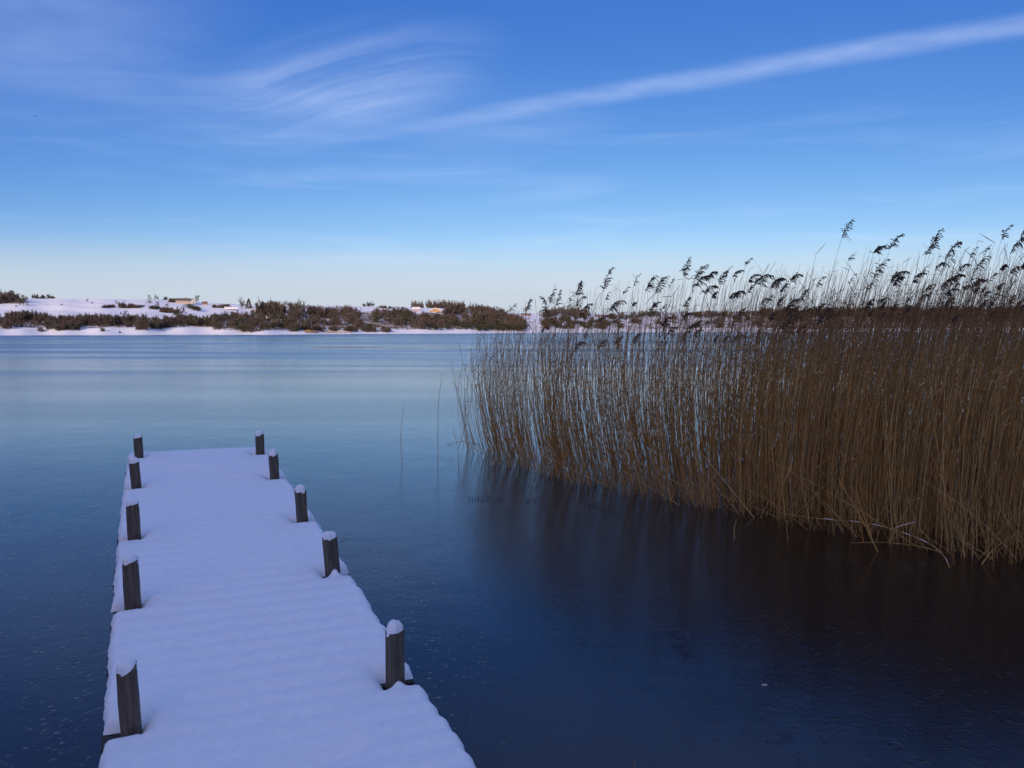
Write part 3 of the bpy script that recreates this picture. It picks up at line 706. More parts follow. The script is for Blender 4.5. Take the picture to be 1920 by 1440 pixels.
for i in range(5):
    a, b2 = np.array([lq[i] - .10, ls[i]]), np.array([rq[i] + .10, rs[i]]); c = (a + b2) / 2; L_ = np.linalg.norm(b2 - a)
    V, F = box(-L_ / 2, L_ / 2, -.035, .035, -.12, 0)
    o = obj('crossbeam', mesh_np('crossbeam', V, F, M_PLANK, False), pier, (c[0], c[1] + .075, float(deck_z(c[1])) - SNOW_T - .185)); o.rotation_euler.z = math.atan2(b2[1] - a[1], b2[0] - a[0])

# the snow: a height field over the deck, rounded at the edges, sunk where it has fallen through beside each post
def snow_fields(q, s):
    """q across, s along -> signed inside distance, slope-softened distance"""
    qj = .005 * np.sin(s * 11 + 1) + .0035 * np.sin(s * 37 + 2 * np.sin(s * 3)) + .002 * np.sin(s * 93 + 2)
    d = np.minimum(q - edge_l(s) - qj * .8, edge_r(s) + qj - q); d = np.minimum(d, S_END + .01 * np.sin(q * 19) - s)
    soft = d.copy()
    for side in (0, 1):
        for i in range(5):
            pq, ps = (lq[i], ls[i]) if side == 0 else (rq[i], rs[i])
            inn = .030 if side == 0 else .054
            ex = (q - (pq + inn)) if side == 0 else ((pq - inn) - q)
            a0, a1 = ps - .035, ps + .12
            ey = np.maximum(a0 - s, s - a1)
            ex2, ey2 = np.maximum(ex, 0), np.maximum(ey, 0)
            nd = np.where((ex > 0) | (ey > 0), np.hypot(ex2, ey2), np.maximum(ex, ey))
            d = np.minimum(d, nd)
            rear = s > (ps + .05)
            soft = np.minimum(soft, np.where(rear, nd * .50, np.where(ex > 0, nd * .75, nd)))
    return d, soft
STEP_Q, STEP_S = .0125, .0125
qs = np.arange(-.85, .86, STEP_Q); ss = np.arange(S_BEG, S_END + .06, STEP_S)
Q, S = np.meshgrid(qs, ss, indexing='ij')
d, soft = snow_fields(Q, S)
gq, gs = np.gradient(d, STEP_Q, STEP_S); gl = np.hypot(gq, gs) + 1e-6
near = (np.abs(d) < STEP_Q * 1.5) & (d < STEP_Q * .5)
Q2 = np.where(near, Q - d * gq / gl, Q); S2 = np.where(near, S - d * gs / gl, S)
d2, soft2 = snow_fields(Q2, S2); dd = np.clip(np.where(near, 0.0, np.minimum(d2, soft2)), 0, None)
RR = .060; prof = np.sqrt(np.clip(1 - (1 - np.clip(dd / RR, 0, 1)) ** 2, 0, 1))
lump = np.zeros_like(Q)
for _ in range(26):
    k = rng.uniform(1.5, 7, 2) * np.array([.6, 1.0]); lump += np.sin(Q2 * k[0] * rng.choice([-1, 1]) + S2 * k[1] + rng.uniform(0, 6.28)) / np.hypot(*k)
lump /= np.abs(lump).max()
ripple = np.cos((S2 - S_BEG) * 2 * math.pi / pitchp + .6 * lump) * (.60 + .40 * np.sin(S2 * 1.7 + Q2 * 1.1 + 2 * lump))
Z = deck_z(S2) - SNOW_T + prof * (SNOW_T + .009 * lump + .0062 * ripple) - .004
# drifts on the inner side of the left posts, small heaps in front of some right posts, a dimple, a slit near the camera
for i in range(5):
    rr2 = ((Q2 - lq[i] - .13) / .10) ** 2 + ((S2 - ls[i] - .02) / .15) ** 2
    Z += .022 * np.exp(-rr2) * prof
    if i in (0, 1):
        rr2 = ((Q2 - rq[i]) / .028) ** 2 + ((S2 - rs[i] + .060) / .022) ** 2; Z += (.035 if i == 0 else .055) * np.exp(-rr2) * (d2 > .005)
dm = on_ice(445, 1142, HC - 1.60); dq, ds = float((dm - O) @ Vv), float((dm - O) @ U)
Z -= .010 * np.exp(-((Q2 - dq) / .035) ** 2 - ((S2 - ds) / .03) ** 2)
pa = on_ice(600, 1434, HC - 1.735); pb = on_ice(694, 1406, HC - 1.735)
qa, sa = float((pa - O) @ Vv), float((pa - O) @ U); qb, sb = float((pb - O) @ Vv), float((pb - O) @ U)
lin = sa + (sb - sa) * (Q2 - qa) / (qb - qa); wv = 1 / (1 + np.exp((Q2 - qb + .03) / .018)) * 1 / (1 + np.exp(-(Q2 - qa + .25) / .05))
dsl = S2 - lin
Z -= wv * np.where(dsl > 0, .078 * np.exp(-dsl / .12), .078 * np.exp(dsl / .010))
keep = d > -STEP_Q * 1.2
idx = np.arange(Q.size).reshape(Q.shape)
Fq = np.stack([idx[:-1, :-1], idx[1:, :-1], idx[1:, 1:], idx[:-1, 1:]], -1).reshape(-1, 4)
ok = (d > -STEP_Q * .75).ravel()
Fq = Fq[ok[Fq].all(1)]
V = np.stack([Q2.ravel(), S2.ravel(), Z.ravel()], 1)
used = np.unique(Fq); remap = np.full(len(V), -1); remap[used] = np.arange(len(used))
snow = obj('snow_cover', mesh_np('snow_cover', V[used], remap[Fq], M_SNOW), pier)

# posts with their snow caps
def snow_cap(wd, h, double=False, seed=0):
    g = np.random.default_rng(seed); nu, nvv = 20, 9; V = []
    for j in range(nvv):
        ph = j / (nvv - 1) * math.pi / 2
        for i in range(nu):
            a = i / nu * 2 * math.pi; c, s_ = math.cos(a), math.sin(a)
            k = (abs(c) ** 4 + abs(s_) ** 4) ** -.25                     # squarish plan
            k = k * (1 - j / nvv) + 1 * (j / nvv)
            rad = wd * .49 * k * math.cos(ph) ** .75
            z = h * math.sin(ph) ** .9
            V.append([c * rad + .004 * math.sin(3 * a + seed), s_ * rad + .004 * math.cos(2 * a + seed), z - (.012 * (1 + math.sin(2 * a + seed)) if j == 0 else 0)])
    V = np.array(V)
    if double: V[:, 2] *= 1 - .34 * np.exp(-((V[:, 0] - .004) / .012) ** 2) * (V[:, 2] > .01); 
    V[:, 2] *= 1 + .06 * np.sin(V[:, 0] * 60 + seed)
    idx = np.arange(nu * nvv).reshape(nvv, nu); nx = np.roll(idx, -1, 1)
    F = np.stack([idx[:-1], nx[:-1], nx[1:], idx[1:]], -1).reshape(-1, 4)
    return mesh_np('snow_cap', V, F, M_SNOW)
def post_mesh(wd, h, low, seed):
    g = np.random.default_rng(seed); lv = np.array([-low, -.2, 0, .25 * h, .5 * h, .75 * h, h - .006, h]); V = []
    c = wd / 2; bev = .006
    ring = [(-c, -c + bev), (-c + bev, -c), (c - bev, -c), (c, -c + bev), (c, c - bev), (c - bev, c), (-c + bev, c), (-c, c - bev)]
    for j, z in enumerate(lv):
        k = .95 if j == len(lv) - 1 else 1 + g.normal() * .012
        for x, y in ring: V.append([x * k + g.normal() * .0008, y * k + g.normal() * .0008, z + (.014 * (x + y) / wd if j >= len(lv) - 2 else 0)])
    F = []
    for j in range(len(lv) - 1):
        for i in range(8): F.append([j * 8 + i, j * 8 + (i + 1) % 8, j * 8 + 8 + (i + 1) % 8, j * 8 + 8 + i])
    t8 = (len(lv) - 1) * 8; F += [[t8, t8 + 1, t8 + 2, t8 + 3], [t8, t8 + 3, t8 + 4, t8 + 7], [t8 + 4, t8 + 5, t8 + 6, t8 + 7]]
    return mesh_np('post', V, F, M_POST, False)
POSTS = [  # side, index, height above snow, width, extra yaw, lean (radians, to the left), cap height
 (0, 0, .262, .078, -4, .045, .042), (0, 1, .255, .082, -6, .03, .052), (0, 2, .235, .084, -3, .03, .045), (0, 3, .215, .084, 2, .07, .062), (0, 4, .205, .084, 0, .04, .045),
 (1, 0, .236, .070, 26, .0, .062), (1, 1, .225, .074, 30, .10, .060), (1, 2, .225, .076, 6, .06, .058), (1, 3, .215, .080, 2, .05, .052), (1, 4, .205, .084, 0, .02, .050)]
for side, i, h, wd, yaw, lean, cap in POSTS:
    q, s_ = (lq[i], ls[i]) if side == 0 else (rq[i], rs[i])
    zt = float(deck_z(s_)) - .02
    p = obj('post', post_mesh(wd, h + .02, zt + .5, 40 + i + side * 9), pier, (q, s_, zt)); p.rotation_euler = (0, -lean, R(yaw))
    cm = snow_cap(wd * .98, cap * .86, double=(side == 1 and i == 1), seed=i + 3 * side)
    obj('snow_cap', cm, p, (0, 0, h + .016))

# ------------------------------------------------------------------ reeds
BX = [860, 880, 930, 1000, 1100, 1200, 1300, 1400, 1500, 1600, 1700, 1800, 1920, 2150]
BY = [838, 848, 868, 885, 912, 930, 950, 966, 985, 1005, 1022, 1040, 1056, 1085]
DEPTH = [.5, 1.2, 2.2, 3.0, 3.0, 3.2, 3.6, 4.2, 4.8, 5.2, 5.6, 6.0, 6.5, 6.5]         # how far the bed reaches back
DENS = [9, 26, 100, 136, 156, 172, 195, 260, 330, 350, 355, 355, 345, 330]                      # stems per square metre
TOPY = [690, 680, 640, 612, 596, 585, 575, 570, 565, 552, 540, 530, 520, 510]          # where most of the front stems end
def reed_paths(base, h, l1, l2, ly, k=8):
    """base (n,2), bends as fractions of height, k points along each stem"""
    tt = np.linspace(0, 1, k)[None, :]
    X = base[:, :1] + h[:, None] * (l1[:, None] * tt + l2[:, None] * tt ** 2)
    Y = base[:, 1:] + h[:, None] * (ly[:, None] * tt)
    Zz = h[:, None] * tt * np.sqrt(np.clip(1 - (l1 + l2)[:, None] ** 2 * .5, .5, 1)) - .05
    return np.stack([X, Y, Zz], -1)
cb, ch, c1_, c2_, cy_ = [], [], [], [], []
fx = np.arange(858, 2150, 2.0)
for px in fx:
    by = np.interp(px, BX, BY); p0 = on_ice(px, by); p1 = on_ice(px + 2, np.interp(px + 2, BX, BY))
    ln = np.linalg.norm(p1 - p0); dep = np.interp(px, BX, DEPTH); den_ = np.interp(px, BX, DENS)
    nst = rng.poisson(ln * .8 * dep * den_)
    for _ in range(nst):
        o = dep * rng.uniform(0, 1) ** (1.15 - .40 * sm(px, 1050, 1400)) + .34 * mn.noise(Vector((px * .03, 2, 0))) + .26 * mn.noise(Vector((px * .11, 4, 0))) - (rng.exponential(.20) if rng.uniform() < .16 else 0)
        dirv = p0[:2] / np.linalg.norm(p0[:2]); xy_ = p0[:2] + dirv * o + rng.normal(size=2) * .06
        cl_ = mn.noise(Vector((xy_[0] * 1.1, xy_[1] * 1.1, 0)))
        if mn.noise(Vector((xy_[0] * 3.2, xy_[1] * 1.6, 5))) < -.04 and rng.uniform() < .8 * (1 - sm(px, 1000, 1500)): continue
        ztop = HC + (618 - np.interp(px, BX, TOPY)) * p0[1] / FPX
        fac = rng.choice([rng.uniform(.84, 1.06), rng.uniform(.45, .9), rng.uniform(1.02, 1.22)], p=[.64, .13, .23])
        h = (ztop + .09 * cl_ * 2) * fac
        wl = np.interp(px, [880, 1150, 1400, 1600], [1, 1, .35, 0])
        cb.append(xy_); ch.append(h)
        c1_.append(wl * (-.30 + .08 * cl_) + (1 - wl) * (-.03 + .10 * cl_) + rng.normal() * .055)
        c2_.append(wl * (.21 + .07 * rng.normal()) + (1 - wl) * (.15 + .05 * rng.normal())); cy_.append(rng.normal() * .05)
cb, ch, c1_, c2_, cy_ = map(np.array, (cb, ch, c1_, c2_, cy_))
print('stems', len(cb))
def stem_geo(base, h, l1, l2, ly, r0=.0035):
    Pp = reed_paths(base, h, l1, l2, ly); k = Pp.shape[1]; n = len(base)
    kink = rng.normal(size=(n, k, 2)) * .0045; kink[:, 0] = 0; Pp[:, :, :2] += kink
    rad = (r0 * rng.uniform(.75, 1.2, n))[:, None] * np.linspace(1.0, .42, k)[None, :]
    return Pp, tubes(Pp, rad, 3)
def leaves_for(Pp, frac, lo=2, hi=7):
    n, k, _ = Pp.shape; sel = np.where(rng.uniform(size=n) < frac)[0]
    if not len(sel): return None
    kk = rng.integers(lo, hi, len(sel)); p0 = Pp[sel, kk]
    L = rng.uniform(.06, .20, len(sel))[:, None]; a = rng.uniform(-.9, .9, len(sel)); sgn = np.where(rng.uniform(size=len(sel)) < .68, 1, -1)
    dv_ = np.stack([sgn * np.cos(a) * .8, np.sin(a) * .8, rng.uniform(-.2, 1.5, len(sel))], 1)
    return blades(p0, p0 + dv_ * L, rng.uniform(.004, .009, len(sel)))
Pp, tg = stem_geo(cb, ch, c1_, c2_, cy_)
parts = [tg] + [g for g in (leaves_for(Pp, .35, 2, 6), leaves_for(Pp, .55, 4, 8), leaves_for(Pp, .35, 5, 8)) if g]
# dead leaning and fallen stems among the feet of the bed
nd_ = 380; px_ = rng.uniform(900, 2000, nd_); bs = np.array([on_ice(x, np.interp(x, BX, BY) + rng.uniform(-14, 5))[:2] for x in px_])
parts.append(stem_geo(bs, rng.uniform(.25, 1.3, nd_), rng.normal(size=nd_) * .5, rng.normal(size=nd_) * .2, rng.normal(size=nd_) * .3, .0035)[1])
V, F = join(parts)
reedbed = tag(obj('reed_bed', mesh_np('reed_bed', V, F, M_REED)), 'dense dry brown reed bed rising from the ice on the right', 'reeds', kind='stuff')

def plume_geo(p, tdir, L, kind, g):
    """a drooping one-sided flower head: a bent rachis with hanging branchlets"""
    side = np.array([1.0, g.normal() * .25, 0]); side /= np.linalg.norm(side)
    if kind == 'left': side[0] *= -1
    droop = {'upright': .25, 'nod': 1.0, 'left': .9, 'ragged': .55, 'small': .5}[kind]
    side = side + np.array([0, g.normal() * .25, 0]); bend = droop * g.uniform(.7, 1.35)
    k = 8; pts = [np.array(p)]; d = np.array(tdir) / np.linalg.norm(tdir)
    for i in range(k - 1):
        d = d + side * bend * .13 + np.array([0, 0, -.06 * bend * i]); d /= np.linalg.norm(d); pts.append(pts[-1] + d * L / (k - 1))
    pts = np.array(pts); A, B, W = [], [], []
    nb = int(g.integers(44, 76) if kind != 'small' else g.integers(14, 26)); wisp = g.uniform(.8, 1.25)
    for _ in range(nb):
        f = g.uniform(.0, .96); i = min(k - 2, int(f * (k - 1))); fr = f * (k - 1) - i; p0 = pts[i] * (1 - fr) + pts[i + 1] * fr
        dd_ = (pts[i + 1] - pts[i]); dd_ /= np.linalg.norm(dd_)
        sg = 1 if g.uniform() < .62 + .3 * droop else -.8
        v = dd_ * g.uniform(.3, .9) + side * sg * g.uniform(.15, 1.0) + np.array([0, 0, -.25 * droop * g.uniform(0, 1.5)]) + g.normal(size=3) * .25
        v /= np.linalg.norm(v); ll = L * g.uniform(.14, .50) * (1.1 - .75 * f) * wisp
        m_ = p0 + v * ll * .5; e_ = m_ + (v * .7 + side * .25 + np.array([0, 0, -.75 * (.3 + droop)])) * ll * .5
        A += [p0, m_]; B += [m_ + v * .008, e_]; w_ = g.uniform(.0052, .0145); W += [w_, w_ * 1.1]
    t_ = tubes(pts[None], np.linspace(.0026, .001, k)[None], 3)
    return join([t_, blades(np.array(A), np.array(B), np.array(W))])

PLUMES = [  # tip pixel, kind, head length in pixels
 (962, 567, 'small', 22), (990, 562, 'upright', 24), (1014, 556, 'left', 34), (1039, 546, 'upright', 26), (1051, 549, 'upright', 28), (1071, 552, 'small', 24), (1087, 531, 'upright', 26), (1089, 551, 'nod', 26), (1103, 564, 'nod', 36),
 (1143, 507, 'upright', 40), (1141, 550, 'small', 18), (1159, 552, 'nod', 34), (1171, 537, 'small', 18), (1196, 514, 'small', 26), (1217, 519, 'ragged', 34), (1244, 516, 'ragged', 40), (1260, 521, 'small', 20), (1294, 487, 'upright', 34), (1308, 499, 'ragged', 46), (1322, 503, 'nod', 36),
 (1340, 500, 'nod', 26), (1331, 526, 'nod', 28), (1366, 500, 'small', 24), (1384, 498, 'nod', 24), (1353, 508, 'ragged', 28), (1402, 483, 'small', 16), (1412, 506, 'nod', 26), (1383, 536, 'nod', 26), (1434, 503, 'nod', 38), (1460, 512, 'nod', 30), (1472, 522, 'small', 22), (1498, 505, 'nod', 26), (1486, 548, 'nod', 40), (1540, 517, 'small', 24),
 (1592, 413, 'ragged', 38), (1597, 472, 'small', 20), (1647, 454, 'nod', 24), (1675, 438, 'ragged', 32), (1650, 482, 'ragged', 44), (1634, 510, 'ragged', 44), (1686, 499, 'nod', 30), (1684, 512, 'nod', 30), (1600, 510, 'small', 24), (1722, 503, 'nod', 30), (1738, 496, 'small', 22),
 (1758, 430, 'ragged', 40), (1745, 452, 'ragged', 28), (1788, 447, 'ragged', 50), (1772, 478, 'nod', 34), (1780, 508, 'nod', 40), (1823, 461, 'small', 24), (1834, 480, 'ragged', 56), (1838, 508, 'nod', 40), (1850, 460, 'small', 22), (1812, 486, 'nod', 26), (1889, 422, 'ragged', 30), (1913, 440, 'nod', 40), (1918, 430, 'upright', 20), (1906, 488, 'nod', 30)]
ordn = ['first', 'second', 'third', 'fourth', 'fifth', 'sixth', 'seventh', 'eighth', 'ninth', 'tenth', 'eleventh', 'twelfth', 'thirteenth', 'fourteenth', 'fifteenth', 'sixteenth', 'seventeenth', 'eighteenth', 'nineteenth', 'twentieth']
LOOK = {'small': 'small thin plume', 'upright': 'slim upright plume', 'left': 'plume nodding left', 'nod': 'plume nodding right', 'ragged': 'large ragged plume'}
ZONES = [(0, 1110, 'over the sparse left end'), (1110, 1280, 'right of the sparse end'), (1280, 1520, 'over the middle of the bed'), (1520, 1710, 'around the tallest reed'), (1710, 2000, 'near the right photo edge')]
def plumed_reed(px, py, kind, Lpx, label, group, dfrac=None, r0=.0042):
    g = np.random.default_rng(int(px * 31 + py))
    by = np.interp(px, BX, BY); fr = on_ice(px, by); dep = float(np.interp(px, BX, DEPTH))
    d_ = fr[1] + (g.uniform(.1, .75) * dep if dfrac is None else dfrac * dep)
    tip = at(px, py, d_); L = 1.15 * Lpx * d_ / FPX
    d0 = np.array([.18 + g.normal() * .08, g.normal() * .1, 1.0]) if kind != 'left' else np.array([-.05, 0, 1.0]); d0 /= np.linalg.norm(d0)
    neck = tip - d0 * L * .80 - np.array([L * (.25 if kind != 'left' else -.25), 0, 0]) * (1 if kind in ('nod', 'left') else .3)
    hgt = neck[2]; wl = float(np.interp(px, [880, 1150, 1400, 1600], [1, 1, .35, 0]))
    sl_ = wl * (-.04) + (1 - wl) * .13 + g.normal() * .04
    base = np.array([neck[0] - sl_ * hgt, neck[1] - g.normal() * .04 * hgt])
    l2 = .12 * wl + .14; l1 = sl_ - l2
    tt = np.linspace(0, 1, 9)
    P_ = np.stack([base[0] + hgt * (l1 * tt + l2 * tt ** 2), base[1] + (neck[1] - base[1]) * tt, -.05 + (hgt + .05) * tt], -1)
    root = empty('reed', (base[0], base[1], 0)); off = np.array([base[0], base[1], 0])
    sv, sf = tubes((P_ - off)[None], (r0 * np.linspace(1, .42, 9))[None], 3)
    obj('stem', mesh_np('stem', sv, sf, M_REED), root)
    tdir = P_[-1] - P_[-2]
    obj('plume', mesh_np('plume', *plume_geo(P_[-1] - off, tdir, L, kind, g), M_PLUME, False), root)
    lf = leaves_for((P_ - off)[None][:, :, :], .8, 4, 8)
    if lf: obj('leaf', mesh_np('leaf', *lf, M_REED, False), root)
    return tag(root, label, 'reed', group)
for z0, z1, where_ in ZONES:
    zz = sorted([p for p in PLUMES if z0 <= p[0] < z1], key=lambda p: p[0])
    cnt = {}
    tot = {k: sum(1 for p in zz if p[2] == k) for k in LOOK}
    for px, py, kind, L in zz:
        cnt[kind] = cnt.get(kind, 0) + 1
        if (px, py) == (1592, 413): lab = 'tallest reed of all, its ragged plume alone high in the sky'
        elif (px, py) == (1143, 507): lab = 'tall reed with a slim upright plume standing alone above the left part of the bed'
        elif tot[kind] == 1: lab = 'the one reed with a ' + LOOK[kind] + ' ' + where_
        else: lab = 'reed with ' + LOOK[kind] + ', ' + ordn[cnt[kind] - 1] + ' from left, ' + where_
        plumed_reed(px, py, kind, L, lab, 'plumed reeds against the sky')
for i in range(112):
    px = 1000 + 930 * rng.uniform() ** .8; py = np.interp(px, [1000, 1200, 1400, 1600, 1920], [580, 550, 530, 505, 480]) + 0
    dy_ = rng.uniform(0, 1) ** .7 * 95; py += dy_; tier = 'atop the stems ' if dy_ < 38 else 'among the tops ' if dy_ < 70 else 'sunk between stems '
    wh = next(z[2] for z in ZONES if z[0] <= px < z[1]); kd = str(rng.choice(['nod', 'nod', 'small', 'ragged']))
    plumed_reed(px, py, kd, rng.uniform(13, 25), 'low reed with %s ' % {'nod': 'nodding plume', 'small': 'thin plume', 'ragged': 'ragged plume'}[kd] + tier + wh, 'low plumed reeds ' + wh)

# lone and broken stems told apart by eye
def stick(name, pts, label, r0=.0035, mat=None, snow_bits=0, base=None, head=False, cat='reed', above=None):
    """a stem through photo pixels in the upright plane of its foot (or just above the ice when above is set)"""
    if above is None:
        d_ = on_ice(*(base or pts[-1]))[1]; W3 = np.array([at(*p, d_) for p in pts])
    else: W3 = np.array([on_ice(p[0], p[1], above if not isinstance(above, (list, tuple)) else above[i]) for i, p in enumerate(pts)])
    if above is None and base is None: W3[-1, 2] = -.03
    k = 14; u = np.linspace(0, len(pts) - 1, k); P_ = np.stack([np.interp(u, range(len(pts)), W3[:, j]) for j in range(3)], 1)
    for _ in range(1): P_[1:-1] = P_[1:-1] * .5 + (P_[:-2] + P_[2:]) * .25
    root = empty(name, (P_[-1][0], P_[-1][1], max(0, P_[-1][2]))); off = np.array(root.location)
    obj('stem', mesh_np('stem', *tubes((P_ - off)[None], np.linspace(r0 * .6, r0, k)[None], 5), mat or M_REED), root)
    if head: obj('plume', mesh_np('plume', *plume_geo(P_[0] - off, P_[0] - P_[1], .10, 'upright', np.random.default_rng(3)), M_PLUME, False), root)
    if snow_bits:
        for _ in range(snow_bits):
            i = rng.integers(0, k - 1); f = rng.uniform(); c = P_[i] * (1 - f) + P_[i + 1] * f - off
            a = P_[i + 1] - P_[i]; a /= np.linalg.norm(a); ln = rng.uniform(.02, .07)
            tt = np.linspace(-1, 1, 5)[:, None]
            obj('snow_lump', mesh_np('snow_lump', *tubes((c + a * tt * ln + np.array([0, 0, r0 * .9]))[None], (rng.uniform(.0015, .0040) * np.sqrt(1.02 - tt[:, 0] ** 2))[None], 5), M_SNOW), root)
    return tag(root, label, cat)
stick('reed', [(829, 698), (823, 745), (821, 790), (821, 868)], 'tall lone reed with a tiny head standing in the ice left of the bed', .0045, head=False)
stick('reed', [(758, 762), (752, 800), (751, 825), (754, 868)], 'short lone bare reed farthest left in the ice', .0040)
stick('reed', [(861, 640), (870, 693), (895, 746), (907, 800), (912, 860)], 'long reed arching to the left off the left end of the bed', .0045)
stick('reed', [(850, 802), (859, 843), (860, 873)], 'short broken reed slanting beside the bent one left of the bed', .0045)
stick('reed', [(888, 690), (884, 760), (872, 800), (859, 843)], 'thin reed leaning right out of the broken clump left of the bed', .004, base=(859, 860))
stick('broken_reed', [(836, 835), (864, 827), (882, 830), (898, 835)], 'snapped reed bent flat just above the ice at the left end of the bed', .005, base=(860, 850))
stick('broken_reed', [(838, 834), (848, 838)], 'dead leaf blade hanging from the snapped reed at the left', .005, base=(846, 850))
stick('reed', [(1572, 899), (1605, 955), (1625, 990), (1648, 1034)], 'thick pale broken reed leaning in front of the right bed', .0085)
stick('reed', [(1607, 930), (1618, 962), (1632, 1000)], 'second pale reed lying against the thick leaning one', .0075, base=(1648, 1034))
stick('fallen_reed', [(1455, 960), (1526, 973), (1620, 978), (1671, 992), (1707, 1003), (1765, 1029), (1781, 1065)], 'long fallen reed dusted with snow along the foot of the right bed', 0.0045, snow_bits=9, above=[.20, .19, .20, .16, .14, .08, .0])
stick('fallen_reed', [(1716, 979), (1694, 985), (1671, 993)], 'short snowy twig forking up from the long fallen reed', .0045, snow_bits=5, above=[.24, .20, .16])
stick('fallen_reed', [(1595, 1018), (1655, 1016), (1720, 1023), (1768, 1036)], 'thin fallen reed lying level in front of the right bed', .004, above=.05)
stick('fallen_reed', [(1904, 1002), (1862, 1029), (1841, 1058)], 'curved fallen reed near the right edge of the photo', .006, above=[.32, .14, 0])
stick('fallen_reed', [(1705, 940), (1722, 937), (1722, 935)], 'short snowy stalk caught among the right stems', .006, snow_bits=5, above=.36)
stick('reed', [(1729, 813), (1691, 845), (1676, 876), (1670, 930)], 'thin pale reed bowed over to the right in front of the right bed', .004, base=(1676, 1010))
stick('reed', [(1381, 974), (1376, 992), (1378, 1012)], 'stubby bent reed sticking out of the ice before the middle of the bed', .005)
stick('reed_stub', [(1190, 1424), (1189, 1445), (1189, 1470)], 'tip of a thin reed poking up at the bottom edge of the photo', .0022)
# rows of short cut stubs just breaking the ice in front of the bed
for i, (x0, x1, y0, y1, n_) in enumerate([(882, 945, 936, 938, 16), (985, 1012, 938, 940, 6), (1098, 1168, 945, 962, 18)]):
    for j in range(n_):
        px = x0 + (x1 - x0) * (j + rng.uniform(-.3, .3)) / n_; py = y0 + (y1 - y0) * j / n_ + rng.uniform(-2, 2); d_ = on_ice(px, py)
        hgt = rng.uniform(.015, .05)
        Pq = np.array([[0, 0, -.02], [rng.normal() * .004, 0, hgt * .5], [rng.normal() * .012, 0, hgt]])
        o = obj('reed_stub', mesh_np('reed_stub', *tubes(Pq[None], np.array([[.004, .004, .003]]), 4), M_PLUME), None, (d_[0], d_[1], 0))
        tag(o, ['cut reed stub in the ice before the left end of the bed', 'cut reed stub in the small row between the two long rows', 'cut reed stub in the right slanting row before the bed'][i], 'reed stub', 'cut reed stubs in the ice, row ' + ['left', 'middle', 'right'][i])

# ------------------------------------------------------------------ things on the ice and in the air
M_RIDGE, t, b = material('rough_broken_ice')
g = t.new('ShaderNodeTexCoord').outputs['Object']
t.put(b.inputs['Base Color'], t.mix(t.ramp(t.noise(g, 2.5, 4), .4, .6), (.05, .05, .055), (.22, .15, .11))); b.inputs['Roughness'].default_value = .6
M_RIDGE2, t, b = material('dark_wet_ice_edge')
g = t.new('ShaderNodeTexCoord').outputs['Object']
t.put(b.inputs['Base Color'], t.mix(t.noise(g, 1.5, 4), (.02, .03, .05), (.07, .09, .13))); b.inputs['Roughness'].default_value = .45
def ice_ridge(x0, x1, y, hgt, mat, label, slope=0.0):
    n_ = int((x1 - x0) * 1.2) + 6; V, F = [], []; c = on_ice((x0 + x1) / 2, y)
    for i in range(n_):
        px = x0 + (x1 - x0) * i / (n_ - 1); p = on_ice(px, y + slope * (i / (n_ - 1) - .5) + 1.1 * mn.noise(Vector((px * .03, y, 0))))
        f = math.sin(math.pi * i / (n_ - 1)) ** .5
        hh = hgt * f * (.35 + .65 * abs(mn.noise(Vector((px * .21, y, 1)))) * 1.6); wd = (.25 + .5 * abs(mn.noise(Vector((px * .11, y, 2))))) * f * p[1] / 100 + .02
        for a, z in ((-wd, -.02), (-wd * .4, hh), (wd * .35, hh * .8), (wd, -.02)): V.append([p[0] - c[0], p[1] - c[1] + a, z])
    for i in range(n_ - 1):
        for j in range(3): F.append([i * 4 + j, i * 4 + 4 + j, i * 4 + 5 + j, i * 4 + 1 + j])
    tag(obj('ice_ridge', mesh_np('ice_ridge', V, F, mat, False), None, (c[0], c[1], 0)), label, 'ice ridge')
ice_ridge(583, 722, 652, .11, M_RIDGE, 'long brownish ridge of broken ice far out in the middle of the lake')
ice_ridge(722, 795, 653, .05, M_RIDGE2, 'thin dark ice edge trailing right from the brownish ridge')
ice_ridge(310, 352, 650, .05, M_RIDGE2, 'short slanting dark ice edge far out left of the brownish ridge', -2)
ice_ridge(420, 456, 650, .05, M_RIDGE2, 'short dark ice edge between the slanting edge and the brownish ridge')
ice_ridge(40, 215, 642, .04, M_RIDGE2, 'long thin dark ice edge far out at the left')
ice_ridge(390, 600, 638, .07, M_RIDGE2, 'long dark ice edge close to the far shore, left one', 4)
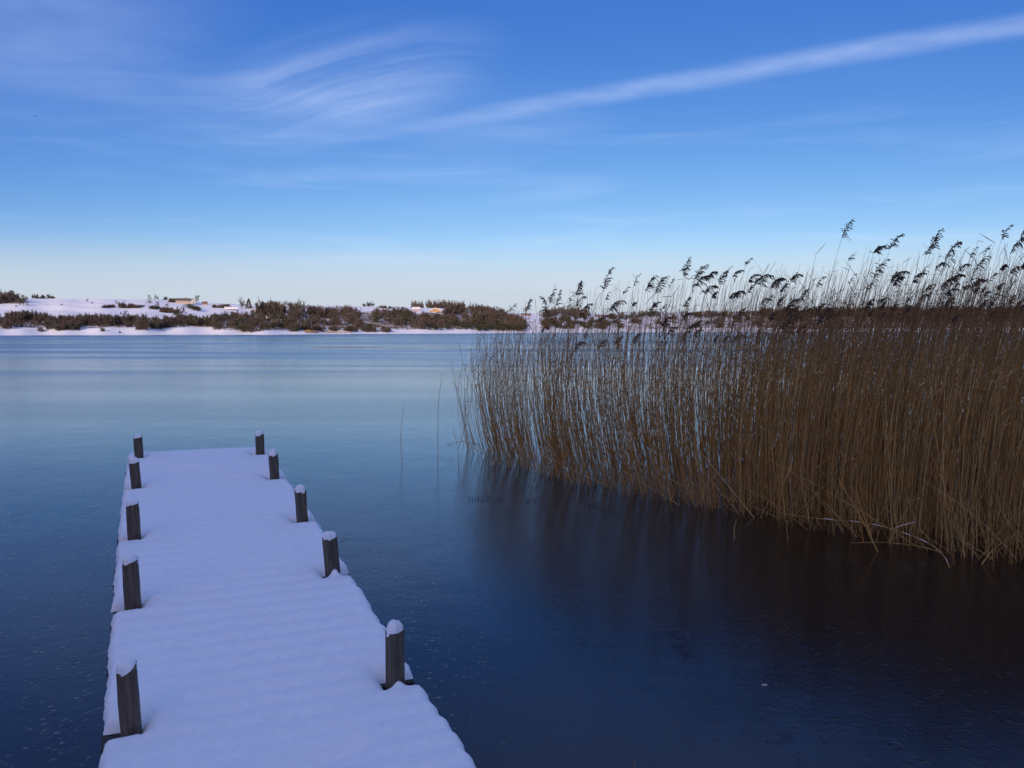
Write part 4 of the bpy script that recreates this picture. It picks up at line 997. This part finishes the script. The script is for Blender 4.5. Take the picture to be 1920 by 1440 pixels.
ice_ridge(610, 680, 637, .05, M_RIDGE2, 'short dark ice edge close to the far shore in the middle')
ice_ridge(600, 905, 641, .06, M_RIDGE2, 'long dark ice edge close to the far shore, right one')
ice_ridge(835, 960, 655, .06, M_RIDGE2, 'dark ice edge far out just left of the reed bed')
ice_ridge(960, 1180, 643, .07, M_RIDGE2, 'dark ice edge seen between the left reed stems, farther one')
ice_ridge(960, 1170, 655, .05, M_RIDGE2, 'dark ice edge seen between the left reed stems, nearer one')
c = on_ice(1433, 1285)
V = .55 * np.array([[-.03, -.006, .003], [.032, -.008, .003], [.028, .008, .003], [-.024, .009, .003], [-.02, -.003, .010], [.02, -.003, .012], [.018, .004, .010], [-.016, .004, .009]])
F = np.array([[0, 1, 5, 4], [1, 2, 6, 5], [2, 3, 7, 6], [3, 0, 4, 7], [4, 5, 6, 7]])
tag(obj('ice_chip', mesh_np('ice_chip', V, F, M_SNOW, False), None, (c[0], c[1], .001)), 'small white chip of ice lying on the dark ice at lower right', 'ice chip')
M_BIRD = plain('dark_bird_feathers', (.05, .045, .05))
bp = at(65.5, 218, 165); bird = empty('bird', bp); tag(bird, 'small dark bird gliding alone in the upper left of the sky', 'bird')
ps = np.array([[0, -.22, 0], [0, -.12, .01], [0, 0, .01], [0, .12, 0], [0, .24, -.01]]); obj('body', mesh_np('body', *tubes(ps[None], np.array([[.01, .05, .065, .05, .015]]), 8), M_BIRD), bird)
for sgn in (-1, 1):
    V = np.array([[0, -.06, .02], [sgn * .22, -.05, .09], [sgn * .48, .03, .02], [sgn * .46, .07, .02], [sgn * .22, .08, .09], [0, .08, .02]]); V = np.concatenate([V, V + [0, 0, .015]])
    F = np.array([[0, 1, 4, 5], [1, 2, 3, 4], [6, 7, 10, 11], [7, 8, 9, 10], [0, 1, 7, 6], [1, 2, 8, 7], [3, 4, 10, 9], [4, 5, 11, 10], [2, 3, 9, 8]])
    obj('wing', mesh_np('wing', V, F, M_BIRD, False), bird)
bird.rotation_euler = (0, R(14), R(8))
